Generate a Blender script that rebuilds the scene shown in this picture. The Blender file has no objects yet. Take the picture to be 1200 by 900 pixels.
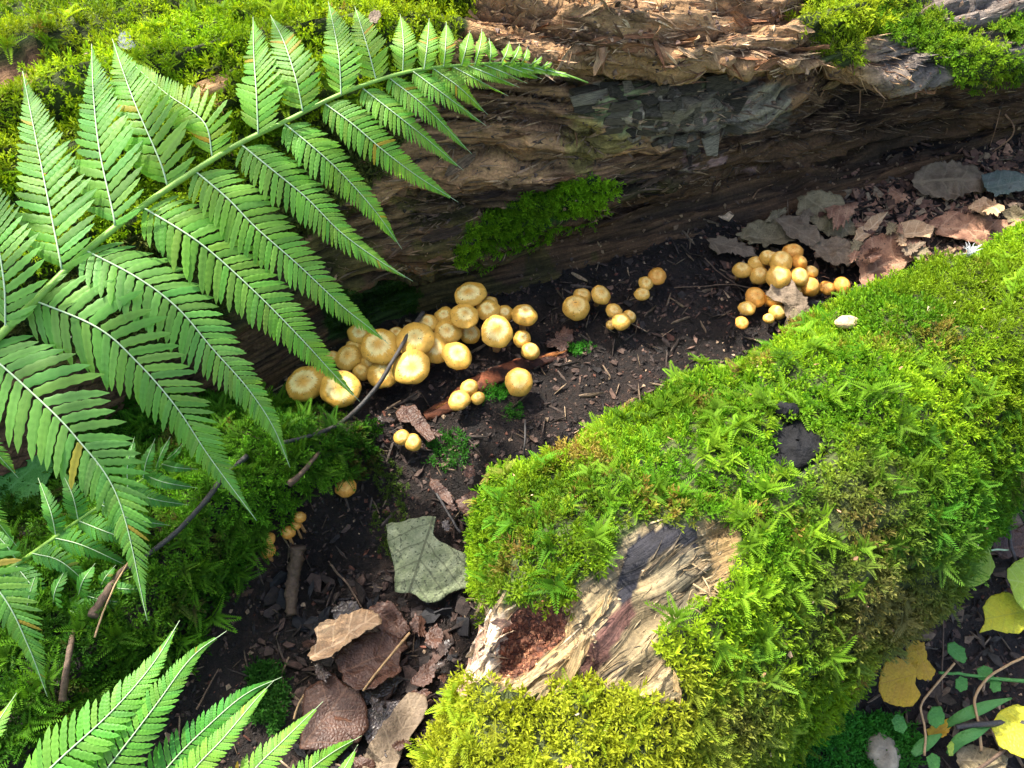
import bpy, math, random
import numpy as np
from mathutils import Vector, Matrix
from mathutils.bvhtree import BVHTree

# ------------------------------------------------------------------ camera, world, sun, exposure
scene = bpy.context.scene
PITCH, DIST, FPX = math.radians(52.0), 0.80, 1039.0        # focal length in units of a 1200 wide frame
cam_data = bpy.data.cameras.new("camera")
cam_data.sensor_width = 36.0
cam_data.lens = 36.0 * FPX / 1200.0
cam_data.clip_start, cam_data.clip_end = 0.01, 200.0
cam = bpy.data.objects.new("camera", cam_data)
scene.collection.objects.link(cam)
cam.location = (0.0, -DIST * math.cos(PITCH), DIST * math.sin(PITCH))
cam.rotation_euler = (math.radians(90) - PITCH, 0, 0)
cam_data.dof.use_dof = False
scene.camera = cam
scene.render.resolution_x, scene.render.resolution_y = 1024, 768

SUN_ELEV, SUN_AZ = math.radians(57.0), math.radians(-48.0)   # azimuth from +Y (into the picture) towards +X
sun_dir = np.array([math.sin(SUN_AZ) * math.cos(SUN_ELEV), math.cos(SUN_AZ) * math.cos(SUN_ELEV), math.sin(SUN_ELEV)])
world = bpy.data.worlds.new("World")
scene.world = world
world.use_nodes = True
wn = world.node_tree.nodes
wl = world.node_tree.links
wn.clear()
sky = wn.new("ShaderNodeTexSky")
sky.sky_type = 'NISHITA'
sky.sun_disc = False
sky.sun_elevation = SUN_ELEV
sky.sun_rotation = SUN_AZ
sky.air_density, sky.dust_density, sky.ozone_density = 1.0, 4.0, 0.3
bg = wn.new("ShaderNodeBackground")
bg.inputs["Strength"].default_value = 0.15
wo = wn.new("ShaderNodeOutputWorld")
wl.new(sky.outputs[0], bg.inputs[0])
wl.new(bg.outputs[0], wo.inputs[0])
sun_data = bpy.data.lights.new("sun", 'SUN')
sun_data.energy = 3.4
sun_data.angle = math.radians(0.6)
sun_data.color = (1.0, 0.95, 0.84)
sun = bpy.data.objects.new("sun", sun_data)
scene.collection.objects.link(sun)
sun.rotation_euler = Vector(sun_dir).to_track_quat('Z', 'Y').to_euler()
sun.location = (0, 0, 5)
scene.view_settings.view_transform = 'Standard'
scene.view_settings.look = 'None'
scene.view_settings.exposure = 1.58
scene.view_settings.gamma = 1.0
scene.cycles.max_bounces = 6
scene.cycles.use_denoising = True

# ------------------------------------------------------------------ helpers: noise
rng = np.random.default_rng(7)
COL = scene.collection

def _h(ix, iy, iz, seed):
    h = (ix.astype(np.int64) * 374761393 + iy.astype(np.int64) * 668265263 + iz.astype(np.int64) * 2147483647 + seed * 974634777) & 0xffffffff
    h = ((h ^ (h >> 13)) * 1274126177) & 0xffffffff
    h = ((h ^ (h >> 16)) * 2246822519) & 0xffffffff
    return ((h ^ (h >> 15)) & 0xffffff).astype(np.float64) / 0xffffff * 2 - 1

def vnoise(P, seed=0):
    P = np.asarray(P, float)
    i = np.floor(P); f = P - i; f = f * f * (3 - 2 * f)
    x, y, z = i[..., 0], i[..., 1], i[..., 2]
    fx, fy, fz = f[..., 0], f[..., 1], f[..., 2]
    def L(a, b, t): return a + (b - a) * t
    return L(L(L(_h(x, y, z, seed), _h(x+1, y, z, seed), fx), L(_h(x, y+1, z, seed), _h(x+1, y+1, z, seed), fx), fy),
             L(L(_h(x, y, z+1, seed), _h(x+1, y, z+1, seed), fx), L(_h(x, y+1, z+1, seed), _h(x+1, y+1, z+1, seed), fx), fy), fz)

def fbm(P, octv=4, seed=0, gain=0.5):
    P = np.asarray(P, float)
    a, s, t = 1.0, 0.0, 0.0
    for k in range(octv):
        s = s + a * vnoise(P * (2.03 ** k) + 17.3 * k, seed + k)
        t += a; a *= gain
    return s / t

def ridge(P, octv=4, seed=0, gain=0.55):
    P = np.asarray(P, float)
    a, s, t = 1.0, 0.0, 0.0
    for k in range(octv):
        s = s + a * (1 - np.abs(vnoise(P * (2.1 ** k) + 11.7 * k, seed + k)))
        t += a; a *= gain
    return s / t

def sst(a, b, x):
    t = np.clip((x - a) / (b - a), 0, 1)
    return t * t * (3 - 2 * t)

# ------------------------------------------------------------------ helpers: where a point of the photograph lies in the place
CAM = np.array(cam.location)
FWD = np.array([0, math.cos(PITCH), -math.sin(PITCH)])
UPV = np.array([0, math.sin(PITCH), math.cos(PITCH)])
RGT = np.array([1.0, 0, 0])

def ray(px, py):
    d = RGT * ((px - 600) / FPX) + UPV * ((450 - py) / FPX) + FWD
    return d
def at_z(px, py, z=0.0):
    d = ray(px, py)
    return CAM + d * ((z - CAM[2]) / d[2])
def at_d(px, py, depth):
    return CAM + ray(px, py) * depth
def proj(P):
    R = np.asarray(P, float) - CAM
    d = R @ FWD
    d = np.where(np.abs(d) < 1e-6, 1e-6, d)
    return 600 + FPX * (R @ RGT) / d, 450 - FPX * (R @ UPV) / d, d
def inpoly(px, py, poly):
    poly = np.asarray(poly, float)
    c = np.zeros(np.shape(px), bool)
    n = len(poly); j = n - 1
    for i in range(n):
        xi, yi = poly[i]; xj, yj = poly[j]
        if yi != yj:
            cond = ((yi > py) != (yj > py)) & (px < (xj - xi) * (py - yi) / (yj - yi) + xi)
            c ^= cond
        j = i
    return c

# ------------------------------------------------------------------ helpers: meshes and objects
def mesh_np(name, V, faces, mat=None, col=None, uv=None, smooth=True, mats=None, midx=None):
    """faces: an int array (m,3) or (m,4), or a list of such arrays."""
    if isinstance(faces, np.ndarray): faces = [faces]
    faces = [f for f in faces if len(f)]
    V = np.asarray(V, np.float32)
    me = bpy.data.meshes.new(name)
    me.vertices.add(len(V)); me.vertices.foreach_set("co", V.ravel())
    li = np.concatenate([f.ravel() for f in faces]).astype(np.int32)
    tot = np.concatenate([np.full(len(f), f.shape[1]) for f in faces]).astype(np.int32)
    st = np.concatenate([[0], np.cumsum(tot)[:-1]]).astype(np.int32)
    me.loops.add(len(li)); me.loops.foreach_set("vertex_index", li)
    me.polygons.add(len(tot)); me.polygons.foreach_set("loop_start", st); me.polygons.foreach_set("loop_total", tot)
    me.polygons.foreach_set("use_smooth", np.full(len(tot), smooth))
    if midx is not None: me.polygons.foreach_set("material_index", np.asarray(midx, np.int32))
    me.update(calc_edges=True)
    if col is not None:
        c = np.ones((len(V), 4), np.float32); c[:, :3] = col
        a = me.color_attributes.new("Col", 'FLOAT_COLOR', 'POINT'); a.data.foreach_set("color", c.ravel())
    if uv is not None:
        u = me.uv_layers.new(name="UVMap"); u.data.foreach_set("uv", np.asarray(uv, np.float32)[li].ravel())
    for m in (mats or ([mat] if mat else [])): me.materials.append(m)
    return me

def link(name, me, parent=None, loc=None, rot=None, scale=None):
    o = bpy.data.objects.new(name, me)
    COL.objects.link(o)
    if parent is not None: o.parent = parent
    if loc is not None: o.location = loc
    if rot is not None: o.rotation_euler = rot
    if scale is not None: o.scale = scale if hasattr(scale, '__len__') else (scale,) * 3
    return o
def tag(o, label=None, cat=None, group=None, kind=None):
    if label: o['label'] = label
    if cat: o['category'] = cat
    if group: o['group'] = group
    if kind: o['kind'] = kind
    return o
def empty(name, loc, label=None, cat=None, group=None):
    o = bpy.data.objects.new(name, None); COL.objects.link(o)
    o.location = loc; o.empty_display_size = 0.01
    return tag(o, label, cat, group)

def grid_faces(n, m, wrap=False, off=0):
    i = np.arange(n - 1)[:, None]; j = np.arange(m if wrap else m - 1)[None, :]
    a = i * m + j; b = i * m + (j + 1) % m; c = (i + 1) * m + (j + 1) % m; d = (i + 1) * m + j
    return (np.stack([a, b, c, d], -1).reshape(-1, 4) + off)

def crom(pts, n):
    """smooth curve through the points, n samples, evenly spaced by length"""
    P = np.asarray(pts, float)
    if len(P) == 2:
        t = np.linspace(0, 1, n)[:, None]; return P[0] * (1 - t) + P[1] * t
    E = np.vstack([2 * P[0] - P[1], P, 2 * P[-1] - P[-2]])
    out = []
    for i in range(1, len(E) - 2):
        t = np.linspace(0, 1, 16, endpoint=False)[:, None]
        p0, p1, p2, p3 = E[i-1], E[i], E[i+1], E[i+2]
        out.append(0.5 * ((2*p1) + (-p0+p2)*t + (2*p0-5*p1+4*p2-p3)*t*t + (-p0+3*p1-3*p2+p3)*t**3))
    Q = np.vstack(out + [P[-1:]])
    s = np.concatenate([[0], np.cumsum(np.linalg.norm(np.diff(Q, axis=0), axis=1))])
    return np.stack([np.interp(np.linspace(0, s[-1], n), s, Q[:, k]) for k in range(Q.shape[1])], -1)

def nrm(v):
    v = np.asarray(v, float)
    return v / np.maximum(np.linalg.norm(v, axis=-1, keepdims=True), 1e-12)

def tube_np(path, rad, seg=8, up=(0, 0, 1), flat=1.0, bump=0.0, seed=0):
    P = np.asarray(path, float); n = len(P)
    r = np.broadcast_to(np.asarray(rad, float), (n,)).copy()
    T = nrm(np.gradient(P, axis=0))
    U = np.broadcast_to(np.asarray(up, float), P.shape)
    S = nrm(np.cross(T, U + 1e-4)); B = np.cross(S, T)
    a = np.linspace(0, 2*math.pi, seg, endpoint=False)
    R = r[:, None] * np.ones(seg)[None]
    if bump:
        nz = fbm(np.stack([np.broadcast_to(np.arange(n)[:, None] * .35, R.shape), np.broadcast_to(np.cos(a)*1.5, R.shape), np.broadcast_to(np.sin(a)*1.5, R.shape)], -1) + seed * 3.7, 3, seed)
        R = R * (1 + bump * nz)
    V = P[:, None] + (S[:, None] * np.cos(a)[None, :, None] + B[:, None] * np.sin(a)[None, :, None] * flat) * R[..., None]
    V = V.reshape(-1, 3)
    F = grid_faces(n, seg, True)
    V = np.vstack([V, P[0], P[-1]])
    k = np.arange(seg)
    F0 = np.stack([np.full(seg, n*seg), (k+1) % seg, k], -1)
    F1 = np.stack([np.full(seg, n*seg+1), (n-1)*seg + k, (n-1)*seg + (k+1) % seg], -1)
    return V, [F, np.vstack([F0, F1])]

class Acc:
    """collects shapes for one mesh"""
    def __init__(s): s.V = []; s.Q = []; s.T = []; s.C = []; s.U = []; s.n = 0
    def add(s, V, F, col=None, uv=None):
        for f in (F if isinstance(F, list) else [F]):
            if len(f): (s.Q if f.shape[1] == 4 else s.T).append(f + s.n)
        s.V.append(V); s.n += len(V)
        s.C.append(np.broadcast_to(np.asarray(col if col is not None else (1, 1, 1), float), (len(V), 3)))
        s.U.append(uv if uv is not None else np.zeros((len(V), 2)))
    def mesh(s, name, mat, smooth=True):
        F = []
        if s.Q: F.append(np.vstack(s.Q))
        if s.T: F.append(np.vstack(s.T))
        return mesh_np(name, np.vstack(s.V), F, mat, col=np.vstack(s.C), uv=np.vstack(s.U), smooth=smooth)

# ------------------------------------------------------------------ materials
def new_mat(name):
    m = bpy.data.materials.new(name); m.use_nodes = True
    nt = m.node_tree; nt.nodes.clear()
    return m, nt.nodes, nt.links
class N:
    def __init__(s, name): s.m, s.n, s.l = new_mat(name)
    def node(s, t, ins=None, **kw):
        x = s.n.new(t)
        for k, v in kw.items(): setattr(x, k, v)
        for k, v in (ins or {}).items():
            if hasattr(v, 'is_output') or isinstance(v, bpy.types.NodeSocket): s.l.new(v, x.inputs[k])
            else: x.inputs[k].default_value = v
        return x
    def coord(s, which='Object', scale=(1, 1, 1)):
        c = s.node('ShaderNodeTexCoord')
        mp = s.node('ShaderNodeMapping', {'Vector': c.outputs[which]})
        mp.inputs['Scale'].default_value = scale
        return mp.outputs[0]
    def noise(s, vec, scale, detail=5, rough=0.6, dist=0.0):
        return s.node('ShaderNodeTexNoise', {'Vector': vec, 'Scale': scale, 'Detail': detail, 'Roughness': rough, 'Distortion': dist}).outputs['Fac']
    def math(s, op, a, b=0.0, clamp=False):
        x = s.node('ShaderNodeMath', {0: a, 1: b}, operation=op); x.use_clamp = clamp
        return x.outputs[0]
    def ramp(s, fac, stops):
        r = s.node('ShaderNodeValToRGB', {'Fac': fac})
        e = r.color_ramp.elements
        while len(e) < len(stops): e.new(0.5)
        for k, (p, c) in enumerate(stops):
            e[k].position = p; e[k].color = tuple(c) + (1,) if len(c) == 3 else c
        return r.outputs[0]
    def mix(s, fac, a, b, mode='MIX'):
        x = s.node('ShaderNodeMix', data_type='RGBA', blend_type=mode)
        ia = [i for i in x.inputs if i.type == 'RGBA']; f = x.inputs[0]
        for sock, v in ((f, fac), (ia[0], a), (ia[1], b)):
            if isinstance(v, bpy.types.NodeSocket): s.l.new(v, sock)
            else: sock.default_value = v if not hasattr(v, '__len__') or len(v) == 4 else tuple(v) + (1,)
        return [o for o in x.outputs if o.type == 'RGBA'][0]
    def attr(s, name='Col'):
        return s.node('ShaderNodeAttribute', attribute_name=name).outputs['Color']
    def bump(s, h, strength=0.5, dist=0.002, normal=None):
        x = s.node('ShaderNodeBump', {'Height': h, 'Strength': strength, 'Distance': dist})
        if normal: s.l.new(normal, x.inputs['Normal'])
        return x.outputs[0]
    def out(s, color, rough=0.7, normal=None, spec=0.4, trans=None, trans_fac=0.3, sss=0.0, sss_rad=(0.004, 0.002, 0.001), coat=0.0):
        p = s.node('ShaderNodeBsdfPrincipled', {'Base Color': color, 'Roughness': rough, 'Specular IOR Level': spec, 'Coat Weight': coat})
        if normal: s.l.new(normal, p.inputs['Normal'])
        if sss:
            p.inputs['Subsurface Weight'].default_value = sss
            p.inputs['Subsurface Radius'].default_value = sss_rad
            p.inputs['Subsurface Scale'].default_value = 1.0
        o = s.node('ShaderNodeOutputMaterial')
        if trans is not None:
            t = s.node('ShaderNodeBsdfTranslucent', {'Color': trans})
            if normal: s.l.new(normal, t.inputs['Normal'])
            mx = s.node('ShaderNodeMixShader', {0: trans_fac, 1: p.outputs[0], 2: t.outputs[0]})
            s.l.new(mx.outputs[0], o.inputs[0])
        else:
            s.l.new(p.outputs[0], o.inputs[0])
        return s.m
def c4(c): return (c[0], c[1], c[2], 1)

def mat_soil():
    k = N("dark_forest_soil"); v = k.coord()
    n1 = k.noise(v, 14, 6, .65); n2 = k.noise(v, 160, 5, .7); n3 = k.noise(v, 700, 3, .7)
    c = k.ramp(n1, [(.3, (.009, .006, .005)), (.5, (.021, .0125, .0095)), (.72, (.045, .026, .018))])
    c2 = k.ramp(n2, [(.35, (.3, .3, .32)), (.55, (.9, .85, .8)), (.75, (2.1, 1.8, 1.6))])
    c = k.mix(1.0, c, c2, 'MULTIPLY')
    sp = k.ramp(n3, [(.70, (0, 0, 0)), (.76, (1, 1, 1))])
    c = k.mix(sp, c, (.20, .14, .09))
    h = k.math('ADD', n2, k.math('MULTIPLY', n3, .6))
    r = k.ramp(n1, [(.35, (.35,)*3), (.6, (.8,)*3)])
    return k.out(c, r, k.bump(h, 1.0, .007), spec=.5)
def mat_crumb():
    k = N("crumb"); v = k.coord()
    c = k.mix(1.0, k.attr(), k.ramp(k.noise(v, 300, 4), [(.3, (.5,)*3), (.7, (1.5,)*3)]), 'MULTIPLY')
    return k.out(c, .75, k.bump(k.noise(v, 900, 3), .5, .001))
def mat_wood(name, fine=(40, 400, 400), rough=.82, spec=.25, strength=.8):
    k = N(name); v = k.coord('UV', fine); o = k.coord()
    g = k.noise(v, 1.0, 6, .65, .4); b = k.noise(o, 45, 6, .65); f = k.noise(o, 420, 4, .65)
    m = k.ramp(g, [(.33, (.22, .20, .18)), (.46, (.80, .77, .73)), (.56, (1.15, 1.1, 1.05)), (.68, (1.7, 1.62, 1.5))])
    c = k.mix(1.0, k.attr(), m, 'MULTIPLY')
    c = k.mix(.8, c, k.ramp(b, [(.3, (.55, .52, .5)), (.55, (1, 1, 1)), (.75, (1.35, 1.25, 1.1))]), 'MULTIPLY')
    c = k.mix(.7, c, k.ramp(f, [(.3, (.55,)*3), (.7, (1.4,)*3)]), 'MULTIPLY')
    h = k.math('ADD', k.math('MULTIPLY', g, 1.2), k.math('ADD', b, k.math('MULTIPLY', f, .5)))
    return k.out(c, rough, k.bump(h, strength, .0045), spec=spec)
def mat_moss(name, tfac=.35):
    k = N(name); a = k.attr()
    t = k.mix(1.0, a, (1.5, 1.35, .6), 'MULTIPLY')
    return k.out(a, .6, None, spec=.12, trans=t, trans_fac=tfac)
def mat_fern(name, base, tr, tfac=.35, gloss=.5):
    k = N(name); o = k.coord(); u = k.node('ShaderNodeTexCoord').outputs['UV']
    w = k.node('ShaderNodeTexWave', {'Vector': u, 'Scale': 1.0, 'Distortion': .3, 'Detail': 0}, wave_type='BANDS', bands_direction='X').outputs['Fac']
    n = k.noise(o, 60, 4); n2 = k.noise(o, 900, 3)
    c = k.mix(1.0, base, k.attr(), 'MULTIPLY')
    c = k.mix(.6, c, k.ramp(n, [(.3, (.75, .8, .75)), (.7, (1.25, 1.15, 1.1))]), 'MULTIPLY')
    c = k.mix(.18, c, k.ramp(w, [(.2, (.75, .8, .7)), (.8, (1.15, 1.1, 1.1))]), 'MULTIPLY')
    t = k.mix(1.0, tr, k.attr(), 'MULTIPLY')
    h = k.math('ADD', k.math('MULTIPLY', w, .3), k.math('MULTIPLY', n2, .5))
    return k.out(c, gloss, k.bump(h, .35, .0008), spec=.35, trans=t, trans_fac=tfac)
def mat_plain(name, color, rough=.6, var=.35, scale=120, spec=.4, bump=.4, trans=None, tfac=.3, sss=0.0, coat=0.0, bd=.001):
    k = N(name); o = k.coord()
    n = k.noise(o, scale, 5, .65)
    lo = tuple(max(0, c * (1 - var)) for c in color); hi = tuple(c * (1 + var) for c in color)
    c = k.ramp(n, [(.3, lo), (.7, hi)])
    return k.out(c, rough, k.bump(n, bump, bd), spec=spec, trans=c4(trans) if trans else None, trans_fac=tfac, sss=sss, coat=coat)
def mat_leaf(name, base, blotch, vein, rough=.6, trans=None, tfac=.2, spot=(.03, .02, .015), spotty=.62, spec=.4):
    """u runs along the leaf, v across it: midrib and side veins are fine relief and colour"""
    k = N(name); o = k.coord(); uv = k.node('ShaderNodeTexCoord').outputs['UV']
    sx = k.node('ShaderNodeSeparateXYZ', {0: uv}); U, Vv = sx.outputs[0], sx.outputs[1]
    av = k.math('ABSOLUTE', Vv)
    mid = k.math('LESS_THAN', av, .014)
    nz = k.noise(o, 50, 3)
    s = k.math('ADD', k.math('SUBTRACT', U, k.math('MULTIPLY', av, .75)), k.math('MULTIPLY', nz, .10))
    fr = k.math('FRACT', k.math('MULTIPLY', s, 4.2))
    side = k.math('LESS_THAN', k.math('ABSOLUTE', k.math('SUBTRACT', fr, .5)), .05)
    vn = k.math('MAXIMUM', mid, k.math('MULTIPLY', side, .8))
    net = k.node('ShaderNodeTexVoronoi', {'Vector': o, 'Scale': 380.0}, feature='DISTANCE_TO_EDGE').outputs['Distance']
    n1 = k.noise(o, 70, 5, .65); n2 = k.noise(o, 380, 3, .6)
    c = k.mix(k.ramp(n1, [(.35, (0,)*3), (.65, (1,)*3)]), base, blotch)
    c = k.mix(.5, c, k.ramp(k.noise(o, 600, 3), [(.3, (.65,)*3), (.7, (1.3,)*3)]), 'MULTIPLY')
    c = k.mix(k.math('MULTIPLY', vn, .7), c, vein)
    c = k.mix(k.ramp(n2, [(spotty, (0,)*3), (spotty + .06, (1,)*3)]), c, spot)
    h = k.math('ADD', k.math('MULTIPLY', vn, .8), k.math('ADD', n1, k.math('MULTIPLY', net, 4.0)))
    return k.out(c, rough, k.bump(h, .3, .0010), spec=spec, trans=c4(trans) if trans else None, trans_fac=tfac)
def mat_cap(name, pale, amber, disc, wet=.06):
    k = N(name); v = k.node('ShaderNodeTexCoord').outputs['Object']
    oi = k.node('ShaderNodeObjectInfo').outputs['Random']
    sx = k.node('ShaderNodeSeparateXYZ', {0: v})
    xy = k.node('ShaderNodeCombineXYZ', {0: sx.outputs[0], 1: sx.outputs[1]}).outputs[0]
    r = k.node('ShaderNodeVectorMath', {0: xy}, operation='LENGTH').outputs['Value']
    dirv = k.node('ShaderNodeVectorMath', {0: xy}, operation='NORMALIZE').outputs[0]
    off = k.node('ShaderNodeCombineXYZ', {2: k.math('MULTIPLY', oi, 40.0)}).outputs[0]
    dv = k.node('ShaderNodeVectorMath', {0: dirv, 1: off}, operation='ADD').outputs[0]
    vv = k.node('ShaderNodeVectorMath', {0: v, 1: off}, operation='ADD').outputs[0]
    jag = k.noise(dv, 15, 3, .85); big = k.noise(dv, 1.6, 2)
    rr = k.math('ADD', r, k.math('ADD', k.math('MULTIPLY', k.math('SUBTRACT', jag, .5), .62), k.math('MULTIPLY', k.math('SUBTRACT', big, .5), .35)))
    rr = k.math('ADD', rr, k.math('MULTIPLY', k.math('SUBTRACT', oi, .5), .22))
    c = k.ramp(rr, [(.02, disc), (.20, tuple(.5 * (a + b) for a, b in zip(disc, pale))), (.34, pale), (.54, pale), (.575, amber), (1.0, tuple(x * .8 for x in amber))])
    soft = k.noise(vv, 2.4, 4, .6)
    c = k.mix(.75, c, k.ramp(soft, [(.3, (.80, .70, .50)), (.65, (1.12, 1.12, 1.15))]), 'MULTIPLY')
    sp = k.noise(vv, 9, 2, .5)
    c = k.mix(k.ramp(sp, [(.675, (0,)*3), (.70, (.85,)*3)]), c, (.06, .03, .012))
    fine = k.noise(vv, 30, 4, .7)
    c = k.mix(.4, c, k.ramp(fine, [(.3, (.82, .78, .7)), (.7, (1.12,)*3)]), 'MULTIPLY')
    return k.out(c, .52, k.bump(k.math('ADD', fine, k.math('MULTIPLY', soft, 1.5)), .30, .05), spec=.4, sss=.12, sss_rad=(.0018, .0009, .0004), coat=wet)

M = dict(
    soil=mat_soil(), crumb=mat_crumb(),
    log=mat_wood("rotten_log_wood", (14, 260, 1)), blockw=mat_wood("charred_wood", (8, 60, 1), .85, .12),
    fgwood=mat_wood("weathered_wood", (10, 240, 1), .7, .35, .6), splinter=mat_wood("splintered_wood", (6, 60, 1), .8, .3, .6),
    moss=mat_moss("moss"),
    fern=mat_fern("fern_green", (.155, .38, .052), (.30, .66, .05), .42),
    fern_dark=mat_fern("shaded_fern_green", (.085, .29, .045), (.15, .48, .04), .35),  # darker fern green, the shade is put into the colour
    fern_light=mat_fern("bright_fern_green", (.14, .40, .05), (.32, .70, .04), .4),  # brighter green for the bottom left frond
    rib=mat_plain("pale_fern_midrib", (.42, .55, .32), .5, .15, 200),
    rachis=mat_plain("fern_stalk_green", (.22, .40, .06), .45, .25, 150),
    cap=mat_cap("ochre_cap", (.92, .74, .33), (.80, .46, .075), (.80, .42, .07)),
    cap_plain=mat_cap("honey_button_cap", (.90, .65, .24), (.80, .46, .085), (.80, .42, .07)),
    cap_orange=mat_cap("orange_cap", (.86, .50, .13), (.74, .34, .05), (.78, .34, .05), .12),
    stem=mat_plain("mushroom_stem", (.50, .27, .11), .7, .3, 400),
    gill=mat_plain("mushroom_gills", (.45, .26, .10), .8, .2, 700),
    twig=mat_plain("dark_twig_bark", (.045, .040, .038), .55, .5, 500, spec=.5, bump=.8),
    twig_b=mat_plain("brown_twig_bark", (.11, .07, .045), .7, .4, 400, bump=.8),
    straw=mat_plain("dry_straw", (.42, .27, .13), .6, .3, 300),
    leaf_lichen=mat_leaf("lichen_grey_green_leaf", (.11, .135, .065), (.22, .245, .15), (.05, .055, .03), .8, spotty=.57, spot=(.06, .07, .04)),
    leaf_brown=mat_leaf("wet_brown_leaf", (.045, .019, .012), (.095, .042, .026), (.13, .065, .04), .5, spotty=.75, spec=.4),
    leaf_tan=mat_leaf("dry_tan_leaf", (.32, .19, .10), (.46, .31, .18), (.60, .42, .26), .75, spotty=.68),
    leaf_dark=mat_leaf("dark_wet_leaf", (.035, .026, .024), (.07, .05, .045), (.11, .08, .06), .3, spec=.6),
    leaf_grey=mat_leaf("grey_brown_leaf", (.10, .070, .042), (.20, .145, .095), (.23, .17, .11), .7, spotty=.72),
    leaf_khaki=mat_leaf("khaki_leaf", (.13, .10, .05), (.25, .20, .11), (.27, .21, .12), .7, spotty=.64),
    leaf_teal=mat_leaf("dull_teal_leaf", (.055, .09, .075), (.10, .12, .11), (.14, .16, .14), .6),
    leaf_russet=mat_leaf("russet_bark_sheet", (.16, .07, .042), (.36, .20, .12), (.40, .24, .15), .75, spotty=.62),
    leaf_yellow=mat_leaf("yellow_leaf", (.62, .55, .03), (.52, .56, .04), (.40, .42, .05), .5, trans=(.8, .75, .05), tfac=.3, spotty=.74, spot=(.25, .12, .03)),
    leaf_gold=mat_leaf("golden_leaf", (.62, .42, .02), (.55, .33, .03), (.45, .25, .03), .5, trans=(.8, .5, .04), tfac=.3, spotty=.68, spot=(.16, .06, .02)),
    leaf_lime=mat_leaf("lime_leaf", (.36, .50, .05), (.30, .45, .06), (.45, .55, .15), .5, trans=(.5, .7, .05), tfac=.35, spotty=.78, spot=(.15, .12, .03)),
    leaf_green=mat_leaf("green_leaf", (.065, .25, .04), (.09, .30, .05), (.13, .36, .09), .5, trans=(.08, .4, .08), tfac=.3, spotty=.8),
    stone=mat_plain("pale_stone", (.32, .27, .19), .85, .4, 120, bump=.8, bd=.003),
    fluff=mat_plain("white_seed_fluff", (.8, .8, .8), .8, .05, 100),
    char=mat_plain("black_charred_knot", (.012, .012, .013), .75, .5, 160, spec=.15, bump=.9, bd=.003),
)

# ================================================================== THE GROUND
def base_y(x):
    """foot of the big rotten log, as seen from above"""
    return np.interp(x, [-2.5, -.9, -.40, -.27, -.126, .086, .254, .568, 1.0, 2.5], [-.45, -.28, -.09, -.01, .095, .158, .228, .328, .46, .90])

def ground_z(x, y):
    P = np.stack([x, y, np.zeros_like(x)], -1)
    z = .010 * fbm(P * 7, 4, 3) + .006 * fbm(P * 32, 3, 5) + .0035 * fbm(P * 110, 3, 9)
    # sunken trench towards the lower left, bank left of it
    d = (x + .105) * .80 - (y + .075) * .60          # > 0 right of the bank edge
    bank = sst(.018, -.035, d + .018 * fbm(P * 11 + 5, 3, 21)) * sst(.03, -.09, y + .35 * (x + .25))
    z = z + .060 * bank
    far = sst(-.05, -.22, d)
    z = z - .045 * far * sst(.1, -.1, y)
    tr = np.exp(-(((x + .14) / .10) ** 2)) * sst(.0, -.22, y) * (1 - bank)
    z = z - .035 * tr
    # the litter slope climbs gently at the right under the overhang
    z = z + .02 * sst(.25, .55, x) * sst(.05, .25, y)
    # low ground beyond the front log
    e = (x - .0224) * .525 - (y + .288) * .851       # > 0 on the near right side of the front log's axis
    z = z - .05 * sst(.06, .16, e)
    z = z + .03 * fbm(P * .8, 3, 31) * sst(.8, 2.5, np.hypot(x, y))
    return z

def axis_vals(lo, hi, step, far, grow=1.25):
    v = list(np.arange(lo, hi + step / 2, step)); a, b, s = lo, hi, step
    left, right = [], []
    while a > -far: s *= grow; a -= s; left.append(a)
    s = step
    while b < far: s *= grow; b += s; right.append(b)
    return np.array(left[::-1] + v + right)
gx, gy = axis_vals(-.62, .85, .0036, 30), axis_vals(-.46, .55, .0036, 30)
GX, GY = np.meshgrid(gx, gy, indexing='ij')
GZ = ground_z(GX, GY)
GP = np.stack([GX, GY, GZ], -1)
gpx, gpy, gd = proj(GP)

# ================================================================== THE BIG ROTTEN LOG
ST = {
 -.45: [(.03,-.06),(.01,0),(.0,.03),(.0,.07),(-.01,.11),(-.02,.14),(-.04,.17),(-.07,.20),(-.12,.225),(-.20,.24),(-.34,.22),(-.44,.1),(-.44,-.06)],
 -.15: [(.03,-.05),(.01,0),(-.005,.03),(-.005,.065),(-.02,.11),(-.03,.15),(-.045,.185),(-.06,.215),(-.10,.24),(-.17,.25),(-.30,.22),(-.38,.1),(-.38,-.05)],
  .08: [(.03,-.05),(.01,.0),(-.03,.03),(-.004,.072),(-.022,.115),(-.012,.165),(-.04,.212),(-.002,.240),(-.05,.262),(-.14,.27),(-.25,.23),(-.31,.1),(-.3,-.05)],
  .24: [(.03,-.05),(.01,.0),(-.04,.025),(-.02,.062),(-.03,.10),(-.025,.14),(-.05,.172),(.010,.188),(-.03,.222),(-.12,.245),(-.22,.21),(-.29,.1),(-.28,-.05)],
  .42: [(.03,-.05),(.012,.0),(-.022,.02),(-.026,.05),(-.036,.08),(-.045,.10),(-.060,.118),(.008,.138),(-.01,.172),(-.11,.21),(-.21,.19),(-.28,.08),(-.28,-.05)],
  .70: [(.03,-.05),(.01,.0),(-.03,.02),(-.04,.05),(-.055,.08),(-.07,.10),(-.08,.115),(-.005,.13),(-.025,.165),(-.12,.20),(-.21,.18),(-.28,.08),(-.28,-.05)],
}
sx_ = np.array(sorted(ST)); SA = np.array([ST[k] for k in sorted(ST)])        # stations, 13, 2
ls = axis_vals(-.56, .74, .0032, 1.3, 1.3)
nv = 250
prof = np.zeros((len(ls), nv, 2))
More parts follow.
